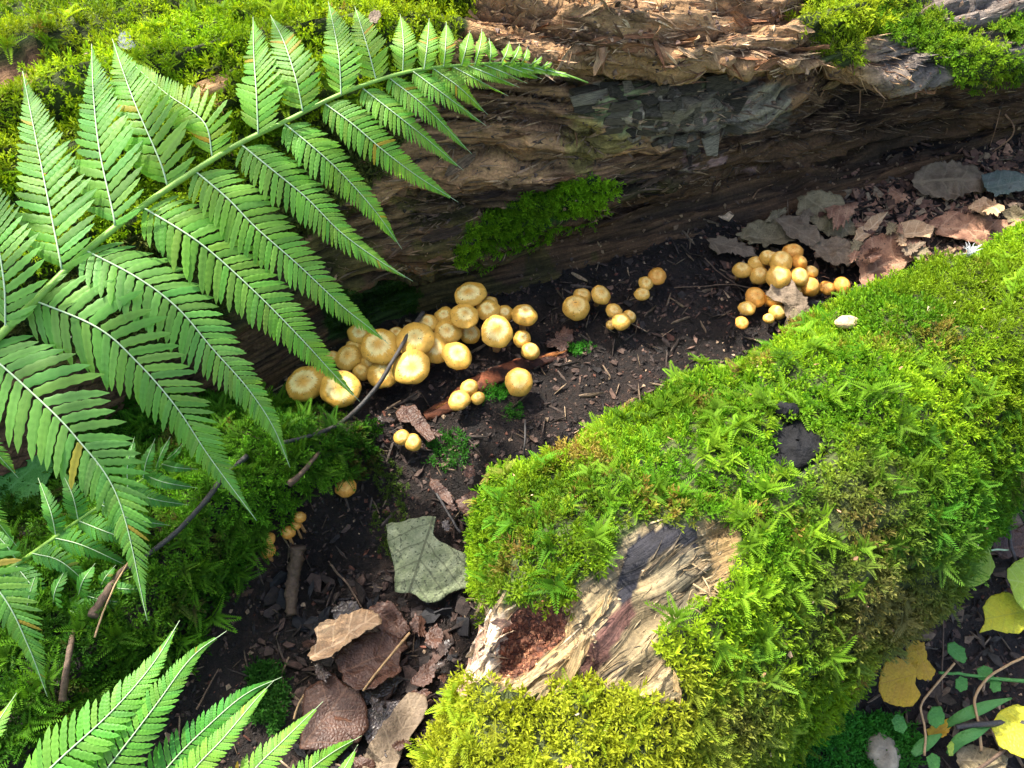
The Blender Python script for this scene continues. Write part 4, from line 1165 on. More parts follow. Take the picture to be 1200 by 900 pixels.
LF_("dead_leaf", "small triangular brown leaf left of the white torn wood",
    [(480,800),(492,782),(508,770),(512,784),(506,800),(496,806)], [(482,802),(510,774)], 'leaf_brown', lift=.012, tilt=(0,-.1,0), crumple=.0016, seed=7)
LF_("dead_leaf", "long grey brown leaf lying at the bottom edge beside the yellow moss",
    [(425,905),(430,880),(448,850),(462,832),(480,812),(500,816),(502,832),(486,858),(472,884),(462,910)], [(440,905),(496,814)], 'leaf_grey', lift=.012, crumple=.0022, seed=8, curl=.06)
LF_("dead_leaf", "dark slate leaf at the bottom between brown leaf and grey leaf",
    [(425,860),(432,832),(448,820),(470,822),(460,840),(448,862),(436,880)], [(430,872),(462,822)], 'leaf_dark', lift=.006, crumple=.002, seed=9)
LF_("dead_leaf", "small brown scrap of leaf above the triangular leaf",
    [(500,742),(512,732),(520,742),(518,756),(508,762),(498,754)], [(500,750),(520,742)], 'leaf_brown', lift=.010, crumple=.002, seed=10)
LF_("dead_leaf", "dark blue grey leaf scrap in the trench above the curled leaf",
    [(388,716),(402,704),(418,706),(424,716),(410,726),(394,728)], [(390,722),(420,708)], 'leaf_dark', lift=.006, crumple=.002, seed=11)
# around the central cluster
COLW = {'leaf_russet': 'reddish', 'leaf_tan': 'pale tan', 'leaf_brown': 'dark brown', 'leaf_khaki': 'khaki', 'leaf_grey': 'grey', 'leaf_dark': 'blackish'}
def loose_leaves(poly, count, mats, marks, group, rg, size=(12, 30), lift=.006, tilt=.25, crumple=.003):
    P = np.array(poly, float); k = 0; used = set(); mid_ = (size[0] + size[1]) / 2
    for _ in range(4000):
        if k >= count: break
        x, y = rg.uniform(P[:, 0].min(), P[:, 0].max()), rg.uniform(P[:, 1].min(), P[:, 1].max())
        if not inpoly(np.array([x]), np.array([y]), poly)[0]: continue
        L = rg.uniform(*size); mt = mats[rg.integers(len(mats))]
        near = min(marks, key=lambda q: (q[0] - x) ** 2 + (q[1] - y) ** 2)[2]
        lab = ("larger" if L > mid_ else "small") + " crumpled " + COLW[mt] + " leaf " + near
        if lab in used: continue
        used.add(lab)
        a0 = rg.uniform(0, 6.28); Wd = L * rg.uniform(.4, .8); a = np.linspace(0, 6.28, 11, endpoint=False)
        rx = rg.uniform(.65, 1.15, 11)
        ux, uy = np.cos(a) * L * rx * .6, np.sin(a) * Wd * rx * .6
        out = [(x + u_ * math.cos(a0) - v_ * math.sin(a0), y + (u_ * math.sin(a0) + v_ * math.cos(a0)) * .8) for u_, v_ in zip(ux, uy)]
        ax = [(x - L * .6 * math.cos(a0), y - L * .5 * math.sin(a0)), (x + L * .6 * math.cos(a0), y + L * .5 * math.sin(a0))]
        lay_leaf("dead_leaf", lab, out, ax, mt, lift=lift + rg.uniform(.003, .012), tilt=tuple(rg.normal(0, tilt, 3)), crumple=crumple, cfreq=60, jagamp=1.2, seed=100 + k, group=group, curl=rg.normal(0, .12), rings=7, surf='gl')
        k += 1
LF_("dead_leaf", "glossy mauve brown leaf below the central cluster",
    [(464,486),(472,478),(486,478),(494,486),(504,500),(510,514),(502,518),(492,508),(480,494),(468,494)], [(466,488),(508,516)], 'leaf_brown', lift=.010, crumple=.002, seed=12, curl=.1)
LF_("dead_leaf", "torn brown leaf right of the little specked pair of caps",
    [(638,402),(650,396),(660,384),(672,386),(672,398),(664,410),(660,416),(652,408),(642,406)], [(640,404),(672,386)], 'leaf_brown', lift=.006, crumple=.0016, jagamp=1.6, seed=13)
LF_("dead_leaf", "dark brown leaf standing in the trench near the log tip",
    [(534,588),(548,578),(560,576),(570,590),(570,604),(558,612),(546,606)], [(538,606),(562,578)], 'leaf_brown', lift=.010, tilt=(0,-.4,0), crumple=.002, seed=14)
LF_("dead_leaf", "long narrow brown leaf slanting below the pair of buttons",
    [(504,560),(514,564),(528,578),(532,590),(526,592),(512,580),(504,570)], [(504,562),(530,592)], 'leaf_brown', lift=.007, crumple=.0016, seed=15)
LF_("dead_leaf", "bluish black leaf lying on the sunlit moss at top left",
    [(137,48),(142,40),(150,38),(156,48),(160,56),(152,62),(142,58)], [(140,42),(156,60)], 'leaf_teal', lift=.012, crumple=.002, seed=16)
LF_("dead_leaf", "small grey leaf lying on the moss between two upper fern pinnae",
    [(431,22),(436,14),(444,12),(447,20),(441,28),(434,29)], [(433,26),(444,14)], 'leaf_grey', lift=.012, crumple=.001, seed=17)
lrg = np.random.default_rng(77)
loose_leaves([(880,250),(980,230),(1060,215),(1240,190),(1240,290),(1110,300),(1040,340),(1000,350),(985,300),(930,285)], 26, ['leaf_russet', 'leaf_tan', 'leaf_brown', 'leaf_khaki', 'leaf_grey', 'leaf_russet', 'leaf_brown'],
             [(920,262,"lying behind the sunlit mushroom cluster"), (990,255,"beside the large khaki leaf under the log"), (1060,262,"above the russet bark sheet"), (1120,245,"below the dull bluish leaf"), (1030,310,"on the russet bark sheet"), (1185,250,"by the right edge above the mossy log")],
             "loose dry leaves on the litter slope", lrg, (12, 32))
loose_leaves([(330,690),(420,690),(560,720),(520,800),(480,900),(340,900),(350,800)], 16, ['leaf_brown', 'leaf_dark', 'leaf_brown', 'leaf_dark'],
             [(370,715,"above the curled tan leaf in the trench"), (460,775,"against the folded brown leaf in the trench"), (400,850,"round the smooth reddish brown leaf"), (510,730,"next to the torn white wood of the front log"), (470,850,"beside the long grey leaf at the bottom edge")],
             "matted wet leaves on the trench bottom", lrg, (12, 30), tilt=.3)
loose_leaves([(440,480),(520,480),(600,600),(560,640),(480,590)], 7, ['leaf_brown', 'leaf_dark'],
             [(470,490,"below the central cluster near the curved twig"), (520,560,"between the button pair and the lichen coated leaf"), (575,600,"by the front log's mossy edge")],
             "leaf scraps below the central cluster", lrg, (9, 20))
# litter at right
LF_("dead_leaf", "large khaki leaf leaning against the log behind the sunlit cluster",
    [(935,232),(950,222),(970,226),(984,230),(992,244),(1000,262),(1006,274),(990,280),(972,276),(960,272),(946,262),(930,252)], [(940,226),(1000,278)], 'leaf_khaki', lift=.016, tilt=(0,-.35,0), crumple=.003, cfreq=60, jagamp=1.2, seed=20)
LF_("dead_leaf", "pale grey leaf with toothed edge left above the sunlit cluster",
    [(828,280),(842,278),(862,282),(884,292),(888,300),(872,302),(856,298),(840,300),(832,292)], [(830,282),(886,298)], 'leaf_grey', lift=.012, crumple=.0016, jagamp=1.5, seed=21)
LF_("dead_leaf", "khaki brown leaf bridging the gap behind the sunlit cluster",
    [(862,276),(880,262),(902,258),(922,262),(934,272),(930,284),(914,288),(896,290),(878,288)], [(864,280),(932,276)], 'leaf_khaki', lift=.014, crumple=.003, jagamp=1.2, seed=22)
LF_("dead_leaf", "silver grey curled leaf above the rear caps of the sunlit cluster",
    [(908,258),(924,252),(940,256),(956,268),(962,282),(952,290),(938,286),(922,276)], [(910,256),(958,286)], 'leaf_grey', lift=.020, crumple=.003, jagamp=.8, seed=23)
LF_("dead_leaf", "layered grey brown leaf right of the sunlit cluster",
    [(948,292),(962,280),(984,280),(1000,290),(1004,304),(994,312),(976,312),(958,306)], [(950,296),(1002,302)], 'leaf_grey', lift=.014, crumple=.004, cfreq=90, jagamp=1.2, seed=24)
LF_("dead_leaf", "dull bluish leaf in the shade under the overhang at far right",
    [(1068,208),(1082,196),(1100,190),(1122,190),(1146,198),(1160,206),(1172,214),(1150,226),(1128,230),(1110,238),(1090,232),(1072,222)], [(1070,214),(1168,212)], 'leaf_grey', lift=.016, tilt=(0,-.25,0), crumple=.004, jagamp=1.8, seed=25)
LF_("dead_leaf", "dull teal green leaf touching the bluish leaf at the right edge",
    [(1150,206),(1168,200),(1190,202),(1212,210),(1206,222),(1184,228),(1166,232),(1154,222)], [(1152,222),(1206,212)], 'leaf_teal', lift=.018, crumple=.0018, jagamp=.8, seed=26)
LF_("bark_sheet", "large sunlit russet sheet of dead bark right of the mushroom cluster",
    [(996,300),(1010,286),(1030,276),(1060,272),(1078,280),(1088,292),(1072,304),(1060,318),(1046,326),(1034,340),(1016,344),(1004,330),(1008,314)], [(1000,330),(1086,286)], 'leaf_russet', cat="bark", lift=.013, crumple=.003, cfreq=45, jagamp=1.6, seed=27)
LF_("dead_leaf", "blackish oval leaf at the lower edge of the russet sheet",
    [(994,340),(1004,334),(1020,334),(1032,340),(1024,346),(1006,348)], [(996,342),(1030,340)], 'leaf_dark', lift=.016, crumple=.001, seed=28)
LF_("dead_leaf", "pale tan leaf catching the sun on the litter slope",
    [(1012,262),(1024,252),(1040,250),(1032,262),(1022,274),(1010,284),(1000,280),(1004,268)], [(1004,280),(1038,252)], 'leaf_tan', lift=.014, crumple=.003, seed=29)
LF_("dead_leaf", "creamy tan leaf scrap near the right edge of the slope",
    [(1134,244),(1146,234),(1162,234),(1170,242),(1160,252),(1144,252)], [(1136,246),(1168,240)], 'leaf_tan', lift=.014, crumple=.003, seed=30)
LF_("bark_sheet", "reddish brown bark slab on the litter slope beside the right edge",
    [(1092,262),(1110,252),(1140,252),(1170,256),(1204,262),(1206,284),(1180,288),(1150,290),(1120,284),(1098,276)], [(1094,268),(1204,276)], 'leaf_russet', cat="bark", lift=.010, crumple=.004, cfreq=60, jagamp=1.6, seed=31)
LF_("dead_leaf", "tan leaf strip above the russet bark sheet",
    [(1040,274),(1056,262),(1078,260),(1096,268),(1090,280),(1070,278),(1052,284)], [(1042,278),(1094,270)], 'leaf_tan', lift=.012, crumple=.003, seed=32)
LF_("dead_leaf", "torn ragged grey leaf draped over the front of the sunlit cluster",
    [(898,342),(906,332),(918,328),(930,332),(938,340),(944,350),(948,362),(954,372),(948,384),(940,378),(934,386),(926,380),(918,384),(922,368),(914,356),(904,350)], [(902,338),(944,380)], 'leaf_grey', lift=.030, tilt=(0,-.4,0), crumple=.0034, cfreq=90, jagamp=2.2, seed=33)
LF_("dead_leaf", "small yellowish leaf strip hanging below the torn ragged leaf",
    [(926,366),(932,362),(937,368),(934,378),(928,380)], [(932,362),(930,380)], 'leaf_khaki', lift=.030, tilt=(0,-.4,0), crumple=.001, seed=34)
# lower right corner
LF_("yellow_leaf", "lime yellow aspen leaf half tucked under the log's moss, uppermost",
    [(1122,680),(1116,650),(1128,626),(1146,616),(1160,620),(1164,634),(1160,646),(1166,664),(1158,680),(1142,688),(1128,688)], [(1164,644),(1120,660)], 'leaf_lime', lift=.030, crumple=.0014, cfreq=30, jagamp=.4, seed=40)
LF_("yellow_leaf", "yellow leaf cut by the right edge above the leaf with a hole",
    [(1180,680),(1178,668),(1188,658),(1204,652),(1230,660),(1236,700),(1220,720),(1204,720),(1190,706)], [(1240,690),(1180,680)], 'leaf_lime', lift=.040, crumple=.0014, cfreq=30, jagamp=.4, seed=41)
LF_("yellow_leaf", "bright yellow round leaf with a dark torn hole",
    [(1150,712),(1160,698),(1178,694),(1194,700),(1204,716),(1204,734),(1192,744),(1176,742),(1162,738),(1147,742),(1154,728)], [(1206,716),(1152,726)], 'leaf_yellow', lift=.030, crumple=.0014, cfreq=30, jagamp=.4, seed=42)
LF_("yellow_leaf", "golden leaf with decayed patch lying against the log's foot",
    [(1036,776),(1050,770),(1066,776),(1074,788),(1072,802),(1078,814),(1070,828),(1052,828),(1036,822),(1030,806),(1032,790)], [(1072,790),(1036,800)], 'leaf_gold', lift=.030, crumple=.0016, cfreq=30, jagamp=.5, seed=43)
LF_("yellow_leaf", "orange yellow blotched leaf behind the golden leaf",
    [(1060,760),(1070,750),(1082,754),(1086,772),(1096,786),(1090,798),(1076,796),(1064,784)], [(1068,752),(1090,796)], 'leaf_gold', lift=.022, crumple=.002, jagamp=.8, seed=44)
LF_("yellow_leaf", "bright yellow leaf at the bottom right corner under a dark twig",
    [(1160,850),(1172,834),(1186,828),(1192,826),(1210,830),(1236,850),(1226,880),(1206,892),(1188,884),(1170,874)], [(1230,850),(1164,860)], 'leaf_yellow', lift=.030, crumple=.0014, cfreq=30, jagamp=.5, seed=45)
LF_("green_leaf", "broad blue green leaf in the shade at the left edge",
    [(-30,560),(0,538),(24,526),(46,524),(60,536),(64,552),(54,572),(40,592),(24,608),(6,622),(-30,640)], [(-30,610),(60,530)], 'leaf_green', lift=.012, normal=(-.1,-.3,1), crumple=.0012, cfreq=30, jagamp=.6, seed=46)
for kk, (o_, ax, lab) in enumerate([
    ([(1110,754),(1118,752),(1130,760),(1133,772),(1130,778),(1118,772),(1110,764)], [(1110,754),(1132,776)], "pointed green leaflet highest of the small herbs at lower right"),
    ([(1120,796),(1126,792),(1134,796),(1134,808),(1126,811),(1120,806)], [(1120,796),(1134,808)], "small round green leaflet beside the teal stalk"),
    ([(1144,784),(1152,780),(1162,784),(1164,794),(1156,800),(1146,796)], [(1146,784),(1162,798)], "green leaflet lying across the teal stalk"),
    ([(1160,798),(1166,794),(1173,800),(1172,810),(1164,812),(1159,806)], [(1160,798),(1172,810)], "green leaflet right of the teal stalk crossing"),
    ([(1086,838),(1092,828),(1102,828),(1107,838),(1106,848),(1096,854),(1088,848)], [(1088,832),(1104,850)], "three lobed clover like leaf near the bent straw"),
    ([(1044,844),(1050,836),(1058,840),(1063,852),(1058,860),(1048,856)], [(1044,840),(1062,858)], "little notched green leaf left of the bent straw"),
    ([(1085,888),(1092,882),(1101,888),(1101,900),(1090,904)], [(1086,886),(1100,902)], "green leaf cut by the bottom edge near the pale stone"),
    ([(1110,874),(1114,868),(1118,872),(1117,886),(1112,886)], [(1112,870),(1116,886)], "tiny yellow green sprout leaf at the bottom right")]):
    LF_("green_leaflet", lab, o_, ax, 'leaf_green' if kk < 7 else 'leaf_lime', lift=.024, crumple=.0006, cfreq=40, jagamp=.3, seed=50 + kk, rings=6)
LF_("dead_leaf", "pale beige leaf under the yellow corner leaf",
    [(1120,880),(1136,872),(1160,878),(1180,888),(1176,910),(1124,910)], [(1120,890),(1180,896)], 'leaf_khaki', lift=.012, crumple=.002, seed=60)
LF_("dead_leaf", "dim brown leaf under the clover like leaf",
    [(1084,856),(1096,848),(1110,842),(1118,848),(1108,862),(1092,868)], [(1086,864),(1116,846)], 'leaf_gold', lift=.012, crumple=.003, seed=61)
LF_("dead_leaf", "brown leaf in shadow behind the yellow leaves at right",
    [(1160,640),(1176,622),(1200,616),(1230,630),(1220,660),(1190,652),(1174,656)], [(1162,646),(1226,636)], 'leaf_brown', lift=.010, crumple=.002, seed=62)

# ================================================================== TWIGS, STALKS, STONE, FLUFF
def twig(name, label, pts, r0, r1, mat='twig', cat="twig", n=40, surf='glf', bump=.25, seed=0, seg=8, group=None):
    W = []
    for q in pts:
        px, py, lift = q
        p, nn = hit(px, py, surf)
        W.append(p - nrm(ray(px, py)) * lift)
    P = crom(W, n); P = P + fbm(P * 70 + seed, 2, seed)[:, None] * np.array([.0012, .0012, .0008])
    V, F = tube_np(P - P[0], np.linspace(r0, r1, n), seg, bump=bump, seed=seed)
    o = link(name, mesh_np(name, V, F, M[mat]), None, tuple(P[0]))
    return tag(o, label, cat, group)
p_hi = .055
def twig_d(name, label, pts, r0, r1, mat='twig', cat="twig", n=48, bump=.25, seed=0, seg=8):
    P = crom([at_d(*q) for q in pts], n); P = P + fbm(P * 60 + seed, 3, seed)[:, None] * np.array([.0015, .001, .001])
    V, F = tube_np(P - P[0], np.linspace(r0, r1, n), seg, bump=bump, seed=seed)
    return tag(link(name, mesh_np(name, V, F, M[mat]), None, tuple(P[0])), label, cat)
def dep(px, py, lift, surf='gl'):
    p, _ = hit(px, py, surf); return (px, py, (p - CAM) @ FWD - lift)
twig_d("twig", "curved black twig lying across the central mushroom cluster",
       [dep(334,517,.018), dep(364,510,.020), dep(392,500,.026), dep(418,480,.036), dep(444,450,.050), dep(462,420,.056), dep(478,392,.056), dep(496,366,.052)], .0016, .0021, seed=3)
twig_d("twig", "bluish black twig slanting through the moss below the hanging fern tips", [dep(150,668,.010), dep(176,648,.012), dep(208,622,.014), dep(240,588,.014), dep(262,560,.014), dep(290,534,.010)], .0018, .0022, seed=4)
twig("twig", "forked brown twig behind the fern left of the bank", [(206,452,.01),(232,468,.012),(258,492,.012),(280,504,.01),(304,514,.008)], .0016, .0008, 'twig_b', seed=5)
twig("twig", "dark broken twig lying in the bank moss left of the cap", [(338,568,.012),(352,556,.014),(366,540,.012),(374,530,.008)], .0026, .0012, 'twig_b', seed=6)
twig("twig", "thin straight twig rising among the litter at the sunlit cluster's left", [(790,337,.010),(820,336,.012),(860,334,.014),(900,341,.018)], .0007, .0006, 'twig_b', seed=7)
twig("twig", "thin grey crossing twig left of the specked cap", [(826,302,.008),(842,318,.010),(858,330,.012),(872,342,.008)], .0007, .0004, 'twig_b', seed=8)
twig("twig", "black stick lying under the outermost right caps", [(946,356,.006),(965,356,.007),(985,357,.007),(1008,350,.006)], .0045, .0032, 'twig', seed=9)
twig("twig", "fine reddish twig slanting from the outermost right cap", [(980,334,.020),(992,346,.016),(1004,354,.014),(1016,360,.016)], .0006, .0005, 'twig_b', seed=10)
twig("twig", "thin upright dark twig standing in the soil right of the trench", [(616,492,.012),(615,520,.010),(613,545,.008),(611,562,.004)], .0009, .0011, 'twig', seed=11)
twig("twig", "slanting dark twig above the lichen coated leaf", [(506,570,.006),(516,586,.008),(526,602,.010),(540,624,.008)], .0014, .0010, 'twig', seed=12)
twig("twig", "long bleached twig across the dark trench floor", [(386,662,.005),(400,678,.007),(412,694,.007),(424,712,.008)], .0010, .0006, 'twig_b', seed=13)
twig("twig", "light brown stalk lying over the folded brown leaf", [(425,810,.026),(440,790,.026),(458,768,.026),(480,742,.022)], .0008, .0011, 'straw', seed=14)
twig("twig", "thin pale twig near the left rim of the trench", [(230,832,.014),(244,806,.012),(256,784,.010)], .0008, .0005, 'twig_b', seed=15)
twig("twig", "short pale twig beside the reddish brown leaf", [(345,842,.010),(350,826,.012),(356,814,.012)], .0009, .0006, 'straw', seed=16)
twig("twig", "rough brown wood stick standing in the trench below the stacked caps", [(341,722,.006),(341,700,.008),(344,676,.008),(350,640,.010)], .0044, .0062, 'twig_b', seed=17, bump=.5)
twig("twig", "brown bark stick lying behind the lower fern near the left moss", [(108,724,.014),(122,700,.016),(140,672,.016),(154,660,.012)], .0040, .0014, 'twig_b', seed=18, bump=.4)
twig("twig", "thin pale stalk arching from the bank to the hanging fern tip", [(110,748,.016),(122,716,.020),(136,684,.022),(152,656,.020)], .0007, .0005, 'straw', seed=19)
twig("twig", "upright brown twig in the moss at the lower left", [(74,820,.012),(78,790,.014),(82,760,.014),(86,740,.010)], .0024, .0016, 'twig_b', seed=20, bump=.4)
twig("twig", "thin bent straw stalk standing in the lower right corner", [(1084,885,.020),(1083,850,.026),(1080,826,.030),(1094,806,.034),(1118,778,.036)], .0009, .0008, 'straw', seed=21)
twig("twig", "pale curving twig hooked around the small herbs at lower right", [(1150,880,.020),(1146,848,.028),(1142,820,.030),(1156,796,.034),(1176,782,.036),(1200,770,.036)], .0011, .0009, 'straw', seed=22)
twig("plant_stalk", "straight teal green stalk crossing the lower right corner", [(1100,789,.026),(1130,790,.028),(1165,794,.030),(1215,800,.034)], .0010, .0016, 'leaf_green', cat="stalk", seed=23, bump=.02)
twig("twig", "thick dark twig over the yellow corner leaf", [(1120,852,.030),(1150,848,.034),(1180,848,.036),(1225,848,.038)], .0018, .0030, 'twig', seed=24)
twig("twig", "brown twig at the bottom right corner below the yellow leaf", [(1140,905,.022),(1160,892,.024),(1184,872,.028),(1215,838,.034)], .0012, .0016, 'twig_b', seed=25)
twig("twig", "dark forked twig between the two upper yellow leaves", [(1206,668,.034),(1192,660,.036),(1186,642,.034),(1180,618,.026)], .0012, .0016, 'twig', seed=26)
twig("plant_stalk", "thin pale leaf stalk pointing from the uppermost yellow leaf", [(1158,646,.032),(1170,644,.032),(1182,644,.030)], .0008, .0007, 'rib', cat="stalk", seed=27, bump=.02)
twig("twig", "hair thin upright twig below the log's dry moss", [(1104,810,.020),(1104,780,.024),(1105,756,.024),(1105,726,.024)], .0007, .0005, 'twig_b', seed=28)
for kk, (pts, lab) in enumerate([([(1108,850,.016),(1130,838,.026),(1160,826,.034),(1186,818,.036)], "wide grass blade pointing right in the lower right corner"),
                                 ([(1112,884,.016),(1124,868,.026),(1140,860,.032),(1162,850,.034)], "short grass blade below the wide one"),
                                 ([(1070,884,.016),(1084,872,.024),(1104,860,.028)], "dim grass blade left of the short one")]):
    P = crom([hit(a, b)[0] - nrm(ray(a, b)) * l for a, b, l in pts], 20)
    T = nrm(np.gradient(P, axis=0)); S = nrm(np.cross(T, [0, 0, 1.])); w = .0042 * np.sin(np.linspace(.5, math.pi * .985, 20)) [:, None]
    V = np.stack([P - S * w, P - np.array([0, 0, .0012]), P + S * w], 1).reshape(-1, 3)
    o = link("grass_blade", mesh_np("grass_blade", V - P[0], grid_faces(20, 3), M['leaf_green'], uv=np.zeros((60, 2))), None, tuple(P[0]))
    tag(o, lab, "grass"); md = o.modifiers.new("thickness", 'SOLIDIFY'); md.thickness = .0003

def rock_geo(rg, rx, ry, rz, seg=16, rough=.2, seed=0, fr=1.6):
    a = np.linspace(0, 2*math.pi, seg, endpoint=False); b = np.linspace(-math.pi/2 + .05, math.pi/2 - .05, seg // 2 + 2)
    A, B = np.meshgrid(a, b, indexing='xy')
    D = np.stack([np.cos(B) * np.cos(A), np.cos(B) * np.sin(A), np.sin(B)], -1)
    r = 1 + rough * fbm(D * fr + seed * 7.7, 4, seed)
    V = (D * r[..., None] * np.array([rx, ry, rz])).reshape(-1, 3)
    return V, grid_faces(len(b), seg, True)
rr = np.random.default_rng(9)
p, _ = hit(1031, 886, 'gf'); V, F = rock_geo(rr, .0125, .014, .012, 28, .35, 3)
tag(link("stone", mesh_np("stone", V, F, M['stone'], smooth=True), None, tuple(p + [0, 0, .004])), "pale grey pebble on the low ground at the bottom right", "stone")
p, n = hit(994, 389, 'f'); V, F = rock_geo(rr, .0085, .0055, .005, 20, .25, 5)
tag(link("seed_shell", mesh_np("seed_shell", V, F, M['leaf_tan']), None, tuple(p + n * .008)), "small pale hollow seed shell in the moss edge below the sunlit cluster", "shell")
# white tuft of seed hair on the moss at the right
p, n = hit(1132, 312, 'f'); A = Acc()
for k in range(46):
    d = nrm(np.array([rr.normal(0, .28), rr.normal(0, .2), 1.0])); L = rr.uniform(.010, .017)
    P = crom([np.array([0, 0, .004]) + rr.normal(0, .0006, 3), d * L * .5 + [0, 0, .004], d * L + rr.normal(0, .001, 3)], 5)
    V, F = tube_np(P, np.linspace(.00028, .00010, 5), 4); A.add(V, F)
tag(link("seed_tuft", A.mesh("seed_tuft", M['fluff']), None, tuple(p + n * .006)), "white tuft of seed hairs standing in the moss at the right edge", "seed tuft")

# ================================================================== LOOSE WOOD ON THE LOGS
prg = np.random.default_rng(21)
def frame_at(P, Nn, T, i, j):
    n = Nn[i, j]; t = T[i, j]; t = nrm(t - n * (t @ n)); s = np.cross(n, t)
    return P[i, j], t, s, n
LT = nrm(np.gradient(LP, axis=0)); FT = nrm(np.gradient(FP, axis=0))
def flake_mesh(seed, nx=9, ny=4, mat='splinter', color=(.3, .2, .1), curl=.5):
    """torn thin sheet of wood, long in x, one edge lifted"""
    rg = np.random.default_rng(seed)
    x = np.linspace(-.5, .5, nx); wtop = .5 * (1 - (np.abs(x) * 2) ** 2.5) * rg.uniform(.5, 1.1, nx) + .04; wbot = .5 * (1 - (np.abs(x) * 2) ** 3) * rg.uniform(.6, 1.1, nx) + .04
    v = np.linspace(-1, 1, ny)
    Y = np.where(v[None] > 0, v[None] * wtop[:, None], v[None] * wbot[:, None]) * .36
    X = np.broadcast_to(x[:, None], Y.shape) + rg.normal(0, .02, Y.shape)
    Z = curl * .22 * (np.clip(v, -1, 1)[None] * .5 + .5) ** 2 + rg.normal(0, .018, Y.shape) + .10 * rg.normal() * x[:, None] + .04
    top = np.stack([X, Y, Z], -1).reshape(-1, 3); bot = top - np.array([0, 0, .035])
    V = np.vstack([top, bot]); F = [grid_faces(nx, ny), grid_faces(nx, ny, off=nx * ny)[:, ::-1]]
    e = list(range(0, ny)) + [i * ny + ny - 1 for i in range(1, nx)] + [(nx - 1) * ny + k for k in range(ny - 2, -1, -1)] + [i * ny for i in range(nx - 2, 0, -1)]
    e = np.array(e); e2 = np.roll(e, -1); o = nx * ny
    F.append(np.stack([e, e + o, e2 + o, e2], -1))
    col = np.array(color) * rg.uniform(.75, 1.25, (len(V), 1))
    uv = V[:, :2] * np.array([.5, .5]) + rg.uniform(0, 3, 2)
    return mesh_np("flake", V, F, M[mat], col=col, uv=uv, smooth=False)
def basis(o, p, t, s, n, sc):
    m = Matrix(((t[0], s[0], n[0], p[0]), (t[1], s[1], n[1], p[1]), (t[2], s[2], n[2], p[2]), (0, 0, 0, 1)))
    return m @ Matrix.Diagonal((sc[0], sc[1], sc[2], 1))
def put_piece(name, me, par, p, t, s, n, sc, yaw=0.0):
    t2 = t * math.cos(yaw) + s * math.sin(yaw); s2 = -t * math.sin(yaw) + s * math.cos(yaw)
    o = bpy.data.objects.new(name, me); COL.objects.link(o)
    o.parent = par; o.matrix_basis = Matrix.Translation(-Vector(par.location)) @ basis(o, p, t2, s2, n, sc)
    return o
def pick(P, mask, k, rg):
    ii, jj = np.nonzero(mask); q = rg.integers(0, len(ii), k); return list(zip(ii[q], jj[q]))

tans = [(.30,.18,.09),(.20,.12,.065),(.13,.08,.05),(.36,.24,.13),(.17,.12,.08),(.24,.13,.07)]
FLK = [flake_mesh(i, color=tans[i % 6], curl=.6) for i in range(12)]
FLK_D = [flake_mesh(40 + i, color=[(.09,.06,.045),(.12,.08,.055),(.07,.045,.035)][i % 3], curl=.6) for i in range(6)]
FLK_L = [flake_mesh(60 + i, color=[(.50,.33,.18),(.42,.25,.13),(.55,.38,.22),(.36,.17,.08)][i % 4], curl=.7) for i in range(8)]
inframe = (lpx > 380) & (lpx < 1220) & (lpy > -30) & (lpy < 330)
facing = (LN @ FWD) < .15
mface = inframe & facing & (TT > 2.6) & (TT < 6.1) & ~ch[..., 0] & ~m_ledge & (S2 < .33)
for i, j in pick(LP, mface, 85, prg):
    p, t, s, n = frame_at(LP, LN, LT, i, j)
    L = prg.uniform(.012, .040)
    put_piece("wood_flake", FLK[prg.integers(12)] if prg.random() < .6 else FLK_D[prg.integers(6)], big_log, p, t, s * (1 if prg.random() < .5 else -1), n, (L, L * prg.uniform(.35, .9), L * prg.uniform(.3, .7)), prg.normal(0, .25))
mcave = inframe & facing & (TT > 1.6) & (TT < 6.1) & (S2 > .1)
for i, j in pick(LP, mcave, 30, prg):
    p, t, s, n = frame_at(LP, LN, LT, i, j); L = prg.uniform(.012, .035)
    put_piece("wood_flake", FLK_D[prg.integers(6)], big_log, p, t, s, n, (L, L * .6, L * .5), prg.normal(0, .3))
mshell = inframe & (TT > 6.75) & (TT < 8.6) & (lpx > 545) & (lpx < 960) & ~m_lobe
for i, j in pick(LP, mshell, 75, prg):
    p, t, s, n = frame_at(LP, LN, LT, i, j); L = prg.uniform(.010, .040)
    put_piece("wood_flake", FLK_L[prg.integers(8)], big_log, p, t, s * (1 if prg.random() < .5 else -1), n, (L, L * prg.uniform(.2, .7), L * prg.uniform(.3, .7)), prg.normal(0, .22))
# torn fringe along the lip
mlip = inframe & (np.abs(TT - 6.95) < .14) & (lpx > 600) & (lpx < 1100)
for i, j in pick(LP, mlip, 40, prg):
    p, t, s, n = frame_at(LP, LN, LT, i, j); L = prg.uniform(.010, .030)
    put_piece("lip_splinter", FLK_L[prg.integers(8)], big_log, p, t, s, n, (L, L * prg.uniform(.15, .35), L * .5), prg.normal(0, .5))
